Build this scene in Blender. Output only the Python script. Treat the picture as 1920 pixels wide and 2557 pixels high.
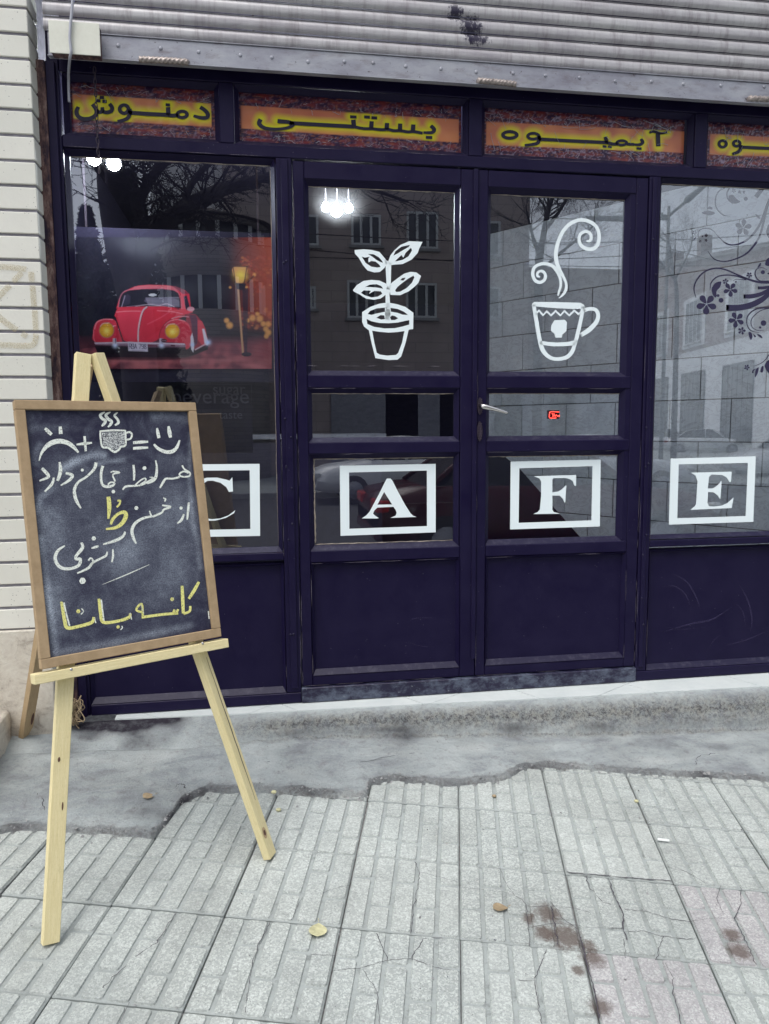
import bpy, bmesh, math, random
import numpy as np
from mathutils import Vector, Matrix, noise
from mathutils.geometry import tessellate_polygon
random.seed(7)
for _o in list(bpy.data.objects): bpy.data.objects.remove(_o)
SC = bpy.context.scene
COL = SC.collection
PI = math.pi

# ------------------------------------------------------------------ camera
IW, IH, FPX = 1920.0, 2557.0, 1900.2
CAM = Vector((-0.2022, -2.9207, 1.0640))
_y, _p, _r = 0.16220, -0.11010, -0.0068
_f = Vector((math.sin(_y)*math.cos(_p), math.cos(_y)*math.cos(_p), math.sin(_p)))
_rt = Vector((math.cos(_y), -math.sin(_y), 0)); _up = _rt.cross(_f)
RT = _rt*math.cos(_r)+_up*math.sin(_r); UP = -_rt*math.sin(_r)+_up*math.cos(_r); FW = _f
cd = bpy.data.cameras.new('camera'); cam = bpy.data.objects.new('camera', cd); COL.objects.link(cam)
cd.sensor_fit = 'HORIZONTAL'; cd.sensor_width = 36.0; cd.lens = 36.0*FPX/IW
cd.clip_start = 0.05; cd.clip_end = 500
M4 = Matrix((RT, UP, -FW)).transposed().to_4x4(); M4.translation = CAM
cam.matrix_world = M4
SC.camera = cam

# ------------------------------------------------------------------ sky and sun (overcast)
SUN_EL, SUN_AZ = math.radians(63), math.radians(218)     # azimuth from +Y, clockwise
w = bpy.data.worlds.new('World'); SC.world = w; w.use_nodes = True
nt = w.node_tree; nt.nodes.clear()
out = nt.nodes.new('ShaderNodeOutputWorld'); bg = nt.nodes.new('ShaderNodeBackground')
sky = nt.nodes.new('ShaderNodeTexSky'); sky.sky_type = 'NISHITA'; sky.sun_disc = False
sky.sun_elevation = SUN_EL; sky.sun_rotation = SUN_AZ
sky.air_density = 1.0; sky.dust_density = 2.5; sky.ozone_density = 1.0
hs = nt.nodes.new('ShaderNodeHueSaturation'); hs.inputs['Saturation'].default_value = 0.35
nt.links.new(sky.outputs[0], hs.inputs['Color']); nt.links.new(hs.outputs[0], bg.inputs[0])
bg.inputs[1].default_value = 0.15
nt.links.new(bg.outputs[0], out.inputs[0])
sd = bpy.data.lights.new('sun', 'SUN'); sd.energy = 1.0; sd.angle = math.radians(40); sd.color = (1.0, 0.97, 0.92)
so = bpy.data.objects.new('sun', sd); COL.objects.link(so)
sdir = Vector((math.sin(SUN_AZ)*math.cos(SUN_EL), math.cos(SUN_AZ)*math.cos(SUN_EL), math.sin(SUN_EL)))
so.rotation_euler = (-sdir).to_track_quat('-Z', 'Y').to_euler(); so.location = sdir*30
vs = SC.view_settings; vs.view_transform = 'Standard'; vs.look = 'None'; vs.gamma = 1; vs.use_curve_mapping = False
vs.exposure = 0.80

# ------------------------------------------------------------------ picture measurements -> places in the world
def ray(px, py): return FW + RT*((px-IW/2)/FPX) - UP*((py-IH/2)/FPX)
def onY(px, py, Y=0.0):
    d = ray(px, py); return CAM + d*((Y-CAM.y)/d.y)
def onZ(px, py, Z):
    d = ray(px, py); return CAM + d*((Z-CAM.z)/d.z)
GA, GB, GZ = -0.0319, 0.0605, -0.0936                    # pavement plane z = GZ + GA x + GB y
def gz(x, y): return GZ + GA*x + GB*y
GN = Vector((-GA, -GB, 1)).normalized()
def onG(px, py, h=0.0):
    d = ray(px, py); o = Vector((0, 0, GZ+h)); return CAM + d*((o-CAM).dot(GN)/d.dot(GN))
def onP(px, py, o, n):
    d = ray(px, py); return CAM + d*((o-CAM).dot(n)/d.dot(n))
def across(px, py, L):                                    # a spot on the other side of the street, seen mirrored in the glass
    p = onY(px, py, L); return Vector((p.x, -L, p.z))

# ------------------------------------------------------------------ helpers
def link(name, me, m=None, parent=None):
    o = bpy.data.objects.new(name, me); COL.objects.link(o)
    if m is not None and me is not None:
        for x in (m if isinstance(m, (list, tuple)) else [m]): me.materials.append(x)
    if parent is not None: o.parent = parent
    return o
def tag(o, label=None, cat=None, group=None, kind=None):
    if label: o['label'] = label
    if cat: o['category'] = cat
    if group: o['group'] = group
    if kind: o['kind'] = kind
    return o
def thing(name, label, cat, loc=(0, 0, 0), group=None):
    o = bpy.data.objects.new(name, None); COL.objects.link(o); o.location = loc
    o.empty_display_size = 0.1
    return tag(o, label, cat, group)
def bm_obj(name, bm, m, parent=None, smooth=False, recalc=True):
    if recalc: bmesh.ops.recalc_face_normals(bm, faces=bm.faces[:])
    me = bpy.data.meshes.new(name); bm.to_mesh(me); bm.free()
    if smooth:
        for p in me.polygons: p.use_smooth = True
    o = link(name, me, m, parent)
    if parent is not None: o.location = -parent.location   # geometry is written in world coordinates
    return o
def box(bm, x0, x1, y0, y1, z0, z1, bev=0.0, mi=0):
    vs_ = [bm.verts.new((x, y, z)) for z in (z0, z1) for y in (y0, y1) for x in (x0, x1)]
    fs = [(0, 2, 3, 1), (4, 5, 7, 6), (0, 1, 5, 4), (1, 3, 7, 5), (3, 2, 6, 7), (2, 0, 4, 6)]
    faces = [bm.faces.new([vs_[i] for i in f]) for f in fs]
    for f in faces: f.material_index = mi
    if bev > 0:
        es = {e for f in faces for e in f.edges}
        r = bmesh.ops.bevel(bm, geom=list(es), offset=bev, segments=1, affect='EDGES', profile=0.5)
        for f in r['faces']: f.material_index = mi
def bx(name, x0, x1, y0, y1, z0, z1, m, parent=None, bev=0.002):
    bm = bmesh.new(); box(bm, x0, x1, y0, y1, z0, z1, bev); return bm_obj(name, bm, m, parent)
def beam(bm, a, b, wd, w_, n_, t_, bev=0.002):
    """rectangular bar from a to b; wd width direction, w_ width, n_ thickness direction, t_ thickness"""
    a, b = Vector(a), Vector(b); d = (b-a).normalized()
    wd = (wd - d*wd.dot(d)).normalized(); n_ = d.cross(wd).normalized()
    L = (b-a).length; M = Matrix((wd, n_, d)).transposed().to_4x4(); M.translation = a
    tb = bmesh.new(); box(tb, -w_/2, w_/2, -t_/2, t_/2, 0, L, bev); tb.transform(M)
    me = bpy.data.meshes.new('t'); tb.to_mesh(me); tb.free(); bm.from_mesh(me); bpy.data.meshes.remove(me)
def cr(pts, n=6, closed=False):
    """Catmull-Rom through points"""
    P = [Vector(p) for p in pts]
    if len(P) < 3: return P
    o = []; N = len(P)
    rng = range(N) if closed else range(N-1)
    for i in rng:
        if closed: a, b, c, d = P[i-1], P[i], P[(i+1) % N], P[(i+2) % N]
        else: a, b, c, d = P[max(i-1, 0)], P[i], P[i+1], P[min(i+2, N-1)]
        for k in range(n):
            t = k/n
            o.append(0.5*((2*b)+(c-a)*t+(2*a-5*b+4*c-d)*t*t+(3*b-a-3*c+d)*t**3))
    if not closed: o.append(P[-1])
    return o
def tube(bm, pts, rad, sides=8, cap=True, mi=0):
    P = [Vector(p) for p in pts]; N = len(P)
    R = rad if isinstance(rad, (list, tuple)) else [rad]*N
    rings = []; ref = None
    for i in range(N):
        d = (P[min(i+1, N-1)]-P[max(i-1, 0)])
        if d.length < 1e-9: d = Vector((0, 0, 1))
        d.normalize()
        if ref is None: ref = d.orthogonal().normalized()
        ref = (ref-d*ref.dot(d))
        if ref.length < 1e-6: ref = d.orthogonal()
        ref.normalize(); q = d.cross(ref)
        rings.append([bm.verts.new(P[i]+(ref*math.cos(2*PI*k/sides)+q*math.sin(2*PI*k/sides))*R[i]) for k in range(sides)])
    for a, b in zip(rings, rings[1:]):
        for k in range(sides):
            f = bm.faces.new((a[k], a[(k+1) % sides], b[(k+1) % sides], b[k])); f.smooth = True; f.material_index = mi
    if cap:
        for r in (rings[0][::-1], rings[-1]):
            f = bm.faces.new(r); f.material_index = mi
def lathe(bm, prof, seg=20, M=None, mi=0):
    rows = []
    for r, z in prof:
        rows.append([bm.verts.new((r*math.cos(2*PI*k/seg), r*math.sin(2*PI*k/seg), z)) for k in range(seg)])
    for a, b in zip(rows, rows[1:]):
        for k in range(seg):
            f = bm.faces.new((a[k], a[(k+1) % seg], b[(k+1) % seg], b[k])); f.smooth = True; f.material_index = mi
    f = bm.faces.new(rows[0][::-1]); f.material_index = mi; f = bm.faces.new(rows[-1]); f.material_index = mi
    if M is not None:
        for r in rows:
            for v in r: v.co = M @ v.co
def ribbon2(pts, width, n=6, smooth=True):
    """flat stroke in 2D: list of quads; width a number or a list per control point"""
    P = [Vector((p[0], p[1], 0)) for p in pts]
    Wd = list(width) if isinstance(width, (list, tuple)) else [width]*len(P)
    if len(Wd) != len(P): Wd = [np.interp(i/(len(P)-1), np.linspace(0, 1, len(Wd)), Wd) for i in range(len(P))]
    Q = [Vector((p.x, p.y, w_)) for p, w_ in zip(P, Wd)]
    Q = cr(Q, n) if (smooth and len(Q) > 2) else Q
    L, R = [], []
    for i, q in enumerate(Q):
        a, b = Q[max(i-1, 0)], Q[min(i+1, len(Q)-1)]
        d = Vector((b.x-a.x, b.y-a.y))
        if d.length < 1e-9: d = Vector((1, 0))
        d.normalize(); nn = Vector((-d.y, d.x))*(q.z/2)
        L.append((q.x+nn.x, q.y+nn.y)); R.append((q.x-nn.x, q.y-nn.y))
    return L, R
def add_ribbon(bm, pts, width, T, n=6, smooth=True, cap=True):
    L, R = ribbon2(pts, width, n, smooth)
    a = [bm.verts.new(T(*p)) for p in L]; b = [bm.verts.new(T(*p)) for p in R]
    for i in range(len(a)-1):
        try: bm.faces.new((a[i], a[i+1], b[i+1], b[i]))
        except ValueError: pass
    if cap:                                                # rounded ends
        for e, s in ((0, 1), (len(L)-1, -1)):
            c = Vector(((L[e][0]+R[e][0])/2, (L[e][1]+R[e][1])/2)); r = (Vector(L[e])-Vector(R[e]))/2
            ring = [b[e]]
            for k in range(1, 4):
                th = s*PI*k/4; v = -r
                ring.append(bm.verts.new(T(c.x+v.x*math.cos(th)-v.y*math.sin(th)*(1), c.y+v.x*math.sin(th)*(1)+v.y*math.cos(th))))
            ring.append(a[e])
            try: bm.faces.new(ring)
            except ValueError: pass
def add_poly(bm, outer, holes, T, sm=0):
    loops = [outer]+list(holes)
    if sm: loops = [[(v.x, v.y) for v in cr([(p[0], p[1], 0) for p in l], sm, True)] for l in loops]
    tri = tessellate_polygon([[Vector((p[0], p[1], 0)) for p in l] for l in loops])
    flat = [p for l in loops for p in l]
    vv = [bm.verts.new(T(*p)) for p in flat]
    for t in tri:
        try: bm.faces.new([vv[i] for i in t])
        except ValueError: pass
def zoom(x0, y0, s, Y):
    """reader for measurements taken off an enlarged part of the photograph: -> point on the plane y = Y"""
    return lambda x, y: onY(x0+x*s, y0+y*s, Y)
def decal(name, bm, m, parent, thick=0.0):
    for f in bm.faces:
        f.normal_update()
        if f.normal.y > 0: f.normal_flip()
    return bm_obj(name, bm, m, parent, recalc=False)
def circ(cx, cy, rx, ry=None, n=14, a0=0):
    ry = ry or rx
    return [(cx+rx*math.cos(a0+2*PI*k/n), cy+ry*math.sin(a0+2*PI*k/n)) for k in range(n)]

# ------------------------------------------------------------------ materials
def s2l(c): return tuple(((v/255)/12.92 if v/255 <= .04045 else ((v/255+.055)/1.055)**2.4) for v in c)
class MX:
    def __init__(s, name, rough=.6, spec=.5, metal=0.0):
        s.m = bpy.data.materials.new(name); s.m.use_nodes = True; s.t = s.m.node_tree
        s.b = s.t.nodes['Principled BSDF']; s.b.inputs['Roughness'].default_value = rough
        s.b.inputs['Specular IOR Level'].default_value = spec; s.b.inputs['Metallic'].default_value = metal
        s.co = None
    def n(s, t, **k):
        x = s.t.nodes.new(t)
        for a, b in k.items(): setattr(x, a, b)
        return x
    def l(s, a, b): s.t.links.new(a, b)
    def coord(s, kind='Object'):
        tc = s.n('ShaderNodeTexCoord'); return tc.outputs[kind]
    def pos(s): return s.n('ShaderNodeNewGeometry').outputs['Position']
    def noise(s, vec, scale, detail=4, rough=.6, stretch=None, dist=0):
        if stretch:
            mp = s.n('ShaderNodeMapping'); mp.inputs['Scale'].default_value = stretch; s.l(vec, mp.inputs[0]); vec = mp.outputs[0]
        t = s.n('ShaderNodeTexNoise'); t.inputs['Scale'].default_value = scale; t.inputs['Detail'].default_value = detail
        t.inputs['Roughness'].default_value = rough; t.inputs['Distortion'].default_value = dist
        s.l(vec, t.inputs['Vector']); return t.outputs['Fac']
    def ramp(s, fac, stops):
        r = s.n('ShaderNodeValToRGB'); e = r.color_ramp.elements
        while len(e) < len(stops): e.new(.5)
        for k, (p, c) in enumerate(stops):
            e[k].position = p; e[k].color = (*c, 1) if isinstance(c, (tuple, list)) else (c, c, c, 1)
        s.l(fac, r.inputs[0]); return r.outputs[0]
    def mix(s, fac, a, b, mode='MIX'):
        x = s.n('ShaderNodeMix', data_type='RGBA', blend_type=mode)
        for i, v in ((0, fac), (6, a), (7, b)):
            if hasattr(v, 'is_output'): s.l(v, x.inputs[i])
            else: x.inputs[i].default_value = v if i == 0 else (*v, 1)
        return x.outputs[2]
    def math(s, op, a, b=0.0, clamp=False):
        x = s.n('ShaderNodeMath', operation=op, use_clamp=clamp)
        for i, v in ((0, a), (1, b)):
            if hasattr(v, 'is_output'): s.l(v, x.inputs[i])
            else: x.inputs[i].default_value = v
        return x.outputs[0]
    def attr(s, name): 
        a = s.n('ShaderNodeAttribute'); a.attribute_name = name; return a
    def col(s, c):
        if hasattr(c, 'is_output'): s.l(c, s.b.inputs['Base Color'])
        else: s.b.inputs['Base Color'].default_value = (*c, 1)
        return s
    def rgh(s, v): s.l(v, s.b.inputs['Roughness']); return s
    def bump(s, h, strength=.3, dist=.01):
        b = s.n('ShaderNodeBump'); b.inputs['Strength'].default_value = strength; b.inputs['Distance'].default_value = dist
        s.l(h, b.inputs['Height']); s.l(b.outputs[0], s.b.inputs['Normal']); return s
    def rand(s): return s.n('ShaderNodeObjectInfo').outputs['Random']

def m_paint():
    x = MX('black_paint', .45, .16); p = x.pos()
    n1 = x.noise(p, 9, 6, .7); n2 = x.noise(p, 70, 5, .7, (1, 1, .35))
    base = x.mix(x.ramp(n1, [(.35, 0.0), (.75, 1.0)]), (.0064, .0041, .0255), (.0105, .0078, .033))
    scr = x.ramp(n2, [(.70, 0.0), (.78, 1.0)])
    x.col(x.mix(x.math('MULTIPLY', scr, .30), base, (.07, .065, .11)))
    dv = x.n('ShaderNodeTexVoronoi'); dv.inputs['Scale'].default_value = 55; x.l(p, dv.inputs['Vector']); dn = x.noise(p, 13, 3)
    dust = x.math('MULTIPLY', x.ramp(dv.outputs['Distance'], [(.05, 1.0), (.11, 0.0)]), x.ramp(dn, [(.55, 0.0), (.6, .55)]))
    x.col(x.mix(dust, x.b.inputs['Base Color'].links[0].from_socket, (.14, .135, .17)))
    x.rgh(x.ramp(n1, [(.3, .34), (.8, .62)])); x.bump(x.noise(p, 160, 3), .08, .002); return x.m
def m_bead():
    x = MX('lit_bead_paint', .5, .3); p = x.pos(); n1 = x.noise(p, 40, 5, .7, (1, 1, 1))
    x.col(x.mix(x.ramp(n1, [(.5, 0.0), (.72, 1.0)]), (.007, .005, .027), (.036, .033, .058))); return x.m
def m_worn():
    x = MX('worn_threshold_paint', .5); p = x.pos()
    n1 = x.noise(p, 14, 8, .75, (1, 1, 1.6)); n2 = x.noise(p, 60, 5, .8)
    c = x.mix(x.ramp(n1, [(.44, 0.0), (.60, 1.0)]), (.006, .004, .026), (.075, .09, .13))
    x.col(x.mix(x.ramp(n2, [(.63, 0.0), (.70, 1.0)]), c, (.30, .33, .36))); return x.m
def m_glass(name='window_glass', tint=(.93, .95, .97)):
    m = bpy.data.materials.new(name); m.use_nodes = True; t = m.node_tree; t.nodes.clear()
    o = t.nodes.new('ShaderNodeOutputMaterial'); mx = t.nodes.new('ShaderNodeMixShader'); tr = t.nodes.new('ShaderNodeBsdfTransparent')
    gl = t.nodes.new('ShaderNodeBsdfGlossy'); gl.inputs['Roughness'].default_value = 0.0; gl.inputs['Color'].default_value = (.92, .95, 1, 1)
    tr.inputs[0].default_value = (*tint, 1)
    fr = t.nodes.new('ShaderNodeFresnel'); fr.inputs[0].default_value = 2.55
    t.links.new(fr.outputs[0], mx.inputs[0]); t.links.new(tr.outputs[0], mx.inputs[1]); t.links.new(gl.outputs[0], mx.inputs[2])
    rf = t.nodes.new('ShaderNodeBsdfRefraction'); rf.inputs['Roughness'].default_value = .85; rf.inputs['IOR'].default_value = 1.06   # weak blur added to give lamps behind the glass a halo
    m2 = t.nodes.new('ShaderNodeMixShader'); m2.inputs[0].default_value = .0035
    t.links.new(mx.outputs[0], m2.inputs[1]); t.links.new(rf.outputs[0], m2.inputs[2]); t.links.new(m2.outputs[0], o.inputs[0]); return m
def m_plain(name, c, rough=.6, metal=0.0, spec=.5, var=.0, sc=12):
    x = MX(name, rough, spec, metal)
    if var:
        n = x.noise(x.pos(), sc, 6, .65)
        x.col(x.mix(x.ramp(n, [(.3, 0.0), (.7, 1.0)]), tuple(v*(1-var) for v in c), tuple(min(v*(1+var), 1) for v in c)))
    else: x.col(c)
    return x.m
def m_brick():
    x = MX('white_brick', .8, .3); p = x.pos(); r = x.rand()
    base = x.mix(r, (.60, .60, .54), (.66, .655, .595)); n = x.noise(p, 6, 6, .7)
    base = x.mix(x.ramp(n, [(.4, 0.0), (.8, .5)]), base, (.54, .53, .49))
    sp = x.n('ShaderNodeTexVoronoi'); sp.inputs['Scale'].default_value = 90; x.l(p, sp.inputs['Vector'])
    n3 = x.noise(p, 30, 2)
    dots = x.math('MULTIPLY', x.ramp(sp.outputs['Distance'], [(.10, 1.0), (.16, 0.0)]), x.ramp(n3, [(.52, 0.0), (.56, 1.0)]))
    x.col(x.mix(dots, base, (.2, .19, .19))); x.bump(x.noise(p, 120, 4), .15, .003); return x.m
def m_stone():
    x = MX('travertine_stone', .75, .3); p = x.pos(); n = x.noise(p, 11, 9, .78, (1, 1, 1.3), .8); n2 = x.noise(p, 55, 8, .85)
    c = x.ramp(n, [(.30, (.30, .26, .22)), (.48, (.55, .51, .44)), (.70, (.68, .66, .58))])
    x.col(x.mix(x.ramp(n2, [(.58, 0.0), (.66, .9)]), c, (.17, .15, .15))); x.bump(n2, .6, .010); return x.m
def m_slat():
    x = MX('galvanised_slat', .5, .4, .15); p = x.pos()
    n = x.noise(p, 5, 7, .7, (.7, 1, 2.5)); n2 = x.noise(p, 26, 6, .8, (1, 1, 1)); n3 = x.noise(p, 11, 5, .7, (3, 1, .5))
    c = x.ramp(n, [(.25, (.25, .235, .26)), (.5, (.38, .37, .385)), (.8, (.50, .505, .50))])
    c = x.mix(x.ramp(n3, [(.5, 0.0), (.7, .7)]), c, (.20, .18, .19))
    c = x.mix(x.ramp(x.noise(p, 18, 5, .7, (6, 1, .25)), [(.55, 0.0), (.75, .45)]), c, (.18, .165, .175))
    c = x.mix(x.ramp(n2, [(.70, 0.0), (.74, .85)]), c, (.05, .04, .06))
    # black tar smear that runs over several slats
    sx = x.n('ShaderNodeSeparateXYZ'); x.l(p, sx.inputs[0])
    for px_, py_, rx_, rz_ in ((1136, 33, .030, .030), (1176, 70, .042, .045), (1190, 100, .05, .022)):
        q_ = onY(px_, py_, -.09)
        dx = x.math('DIVIDE', x.math('SUBTRACT', sx.outputs[0], q_.x), rx_); dz = x.math('DIVIDE', x.math('SUBTRACT', sx.outputs[2], q_.z), rz_)
        d = x.math('ADD', x.math('MULTIPLY', dx, dx), x.math('MULTIPLY', dz, dz))
        sm = x.math('SUBTRACT', x.math('ADD', x.noise(p, 75, 7, .85, (1, 1, .6)), .18), x.math('MULTIPLY', d, .16))
        c = x.mix(x.ramp(sm, [(.52, 0.0), (.62, .95)]), c, (.010, .007, .03))
    x.col(c); x.rgh(x.ramp(n, [(.3, .5), (.8, .35)])); x.bump(x.noise(p, 40, 4), .06, .004); return x.m
def m_rail():
    x = MX('galvanised_rail', .5, .5, .25); p = x.pos(); n = x.noise(p, 7, 7, .7, (.6, 1, 1.5)); n2 = x.noise(p, 55, 4, .7)
    c = x.ramp(n, [(.25, (.17, .165, .21)), (.55, (.29, .30, .34)), (.85, (.40, .41, .43))])
    x.col(x.mix(x.ramp(n2, [(.64, 0.0), (.70, .9)]), x.mix(x.ramp(x.noise(p, 20, 7, .75, (.6, 1, 2)), [(.50, 0.0), (.68, .6)]), c, (.13, .105, .115)), (.06, .04, .05))); return x.m
def m_rust():
    x = MX('rusty_black_steel', .7, .3); p = x.pos(); n = x.noise(p, 16, 8, .8, (1.5, 1, .45)); n2 = x.noise(p, 90, 5, .8)
    c = x.ramp(n, [(.34, (.010, .006, .024)), (.44, (.035, .020, .030)), (.52, (.11, .06, .055)), (.64, (.26, .19, .17))])
    x.col(x.mix(x.ramp(n2, [(.62, 0.0), (.7, .7)]), c, (.25, .18, .15))); x.bump(n2, .3, .004); return x.m
def m_box():
    x = MX('chipped_cream_paint', .55); p = x.pos(); n = x.noise(p, 9, 6, .7); n2 = x.noise(p, 60, 5, .75)
    c = x.ramp(n, [(.3, (.56, .56, .48)), (.7, (.68, .69, .61))])
    x.col(x.mix(x.ramp(n2, [(.69, 0.0), (.73, 1.0)]), c, (.05, .035, .04))); return x.m
def m_wood(name, c0, c1, ax):
    x = MX(name, .62, .35); p = x.coord('Object'); n = x.noise(p, 26, 6, .6, ax, .6)
    n2 = x.noise(p, 150, 3, .6, ax); n3 = x.noise(p, 5, 4)
    c = x.mix(x.ramp(n, [(.3, 0.0), (.7, 1.0)]), c0, c1); c = x.mix(x.ramp(n2, [(.50, 0.0), (.72, .55)]), c, tuple(v*.66 for v in c0))
    gr = x.noise(x.pos(), 22, 6, .8); c = x.mix(x.ramp(gr, [(.60, 0.0), (.78, .4)]), c, tuple(v*.5 for v in c0))
    x.col(x.mix(x.ramp(n3, [(.5, 0.0), (.75, .35)]), c, tuple(v*.72 for v in c0))); x.bump(n2, .25, .003); return x.m
def m_mdf():
    x = MX('brown_fibreboard', .75, .25); p = x.pos(); n = x.noise(p, 30, 5, .7); n2 = x.noise(p, 220, 3, .7)
    c = x.ramp(n, [(.3, (.30, .215, .125)), (.7, (.40, .29, .175))]); x.col(x.mix(x.ramp(n2, [(.6, 0.0), (.75, .5)]), c, (.42, .32, .22))); return x.m
def m_board():
    x = MX('chalkboard_black', .7, .3); p = x.coord('Object'); a = x.attr('smudge').outputs['Fac']
    g = x.noise(p, 300, 4, .85); g2 = x.noise(p, 16, 8, .75, (1, 1, 1), 1.2); g3 = x.noise(p, 55, 5, .7, (1, 1, .35))
    f = x.math('MULTIPLY', x.math('ADD', a, x.math('MULTIPLY', x.ramp(g2, [(.42, 0.0), (.78, 1.0)]), .22)), x.ramp(g, [(.33, .12), (.68, 1.25)]))
    f = x.math('MULTIPLY', f, x.ramp(g3, [(.3, .65), (.7, 1.2)]), True)
    x.col(x.mix(f, (.008, .0068, .030), (.42, .48, .56))); return x.m
def m_chalk(name, c, lo=.42, hi=.56):
    m = bpy.data.materials.new(name); m.use_nodes = True; t = m.node_tree; b = t.nodes['Principled BSDF']
    b.inputs['Base Color'].default_value = (*c, 1); b.inputs['Roughness'].default_value = .9; b.inputs['Specular IOR Level'].default_value = .1
    tc = t.nodes.new('ShaderNodeTexCoord'); n = t.nodes.new('ShaderNodeTexNoise'); n.inputs['Scale'].default_value = 380; n.inputs['Detail'].default_value = 3; n.inputs['Roughness'].default_value = .75
    r = t.nodes.new('ShaderNodeValToRGB'); r.color_ramp.elements[0].position = lo-.1; r.color_ramp.elements[1].position = hi-.1
    t.links.new(tc.outputs['Object'], n.inputs['Vector']); t.links.new(n.outputs['Fac'], r.inputs[0])
    mx = t.nodes.new('ShaderNodeMixShader'); tr = t.nodes.new('ShaderNodeBsdfTransparent')
    t.links.new(r.outputs[0], mx.inputs[0]); t.links.new(tr.outputs[0], mx.inputs[1]); t.links.new(b.outputs[0], mx.inputs[2])
    t.links.new(mx.outputs[0], t.nodes['Material Output'].inputs[0]); return m
STAINS = [(*onG(1280+a*.3853, 1850+b*.3853)[:2], r*1.35) for a, b, r in ((230, 1120, .055), (340, 1270, .065), (210, 1250, .04), (490, 1330, .035), (520, 1410, .045), (425, 1490, .025), (560, 1720, .040), (1420, 1250, .035), (1470, 1360, .045), (110, 1150, .03))]
def stain(x, p, c):
    # brown spill where the slabs are cracked
    for cx, cy, rr in STAINS:
        vd = x.n('ShaderNodeVectorMath', operation='DISTANCE'); x.l(p, vd.inputs[0]); vd.inputs[1].default_value = (cx, cy, gz(cx, cy))
        k = x.math('SUBTRACT', 1.0, x.math('DIVIDE', vd.outputs['Value'], rr))
        k = x.math('ADD', x.math('MULTIPLY', k, .55), x.math('MULTIPLY', x.noise(p, 34, 7, .85), .8))
        c = x.mix(x.ramp(k, [(.60, 0.0), (.80, .8)]), c, (.085, .058, .048))
    return c
def m_pad(name, t0, t1):
    x = MX(name, .72, .3); p = x.pos(); r = x.rand()
    v = x.n('ShaderNodeTexVoronoi'); v.inputs['Scale'].default_value = 210; x.l(p, v.inputs['Vector'])
    v2 = x.n('ShaderNodeTexVoronoi'); v2.inputs['Scale'].default_value = 330; x.l(p, v2.inputs['Vector'])
    sep = x.n('ShaderNodeSeparateColor'); x.l(v.outputs['Color'], sep.inputs[0]); sep2 = x.n('ShaderNodeSeparateColor'); x.l(v2.outputs['Color'], sep2.inputs[0])
    c = x.mix(r, t0, t1)
    c = x.mix(x.ramp(sep.outputs[0], [(.45, 0.0), (.95, .55)]), c, tuple(min(k*1.45, .8) for k in t1))
    c = x.mix(x.ramp(sep2.outputs[0], [(.80, 0.0), (.95, .35)]), c, tuple(k*.5 for k in t0))
    c = x.mix(x.ramp(sep2.outputs[1], [(.82, 0.0), (.92, .5)]), c, (.62, .66, .63))
    n = x.noise(p, 5, 7, .7); c = x.mix(x.ramp(n, [(.45, 0.0), (.8, .55)]), c, tuple(k*.60 for k in t0))
    n6 = x.noise(p, 1.7, 5, .7); c = x.mix(x.ramp(n6, [(.42, 0.0), (.72, .5)]), c, tuple(k*.62 for k in t0))
    n7 = x.noise(p, 16, 6, .8); c = x.mix(x.ramp(n7, [(.56, 0.0), (.76, .5)]), c, tuple(k*.5 for k in t0))
    n4 = x.noise(p, 38, 3, .6); c = x.mix(x.ramp(n4, [(.73, 0.0), (.76, .8)]), c, (.06, .06, .09))
    c = stain(x, p, c)
    x.col(c); x.bump(v2.outputs['Distance'], .25, .002); return x.m
def m_groove(name, c):
    x = MX(name, .8, .25); p = x.pos(); n = x.noise(p, 9, 8, .75); n2 = x.noise(p, 90, 4, .7)
    k = x.mix(x.ramp(n, [(.35, 0.0), (.75, 1.0)]), tuple(v*1.02 for v in c), tuple(v*.72 for v in c))
    k = x.mix(x.ramp(x.noise(p, 1.7, 5, .7), [(.42, 0.0), (.72, .5)]), k, tuple(v*.55 for v in c))
    k = x.mix(x.ramp(x.noise(p, 17, 6, .75), [(.56, 0.0), (.70, .75)]), k, tuple(v*.36 for v in c))
    x.col(stain(x, p, x.mix(x.ramp(n2, [(.5, 0.0), (.8, .4)]), k, tuple(v*.42 for v in c)))); return x.m
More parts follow.
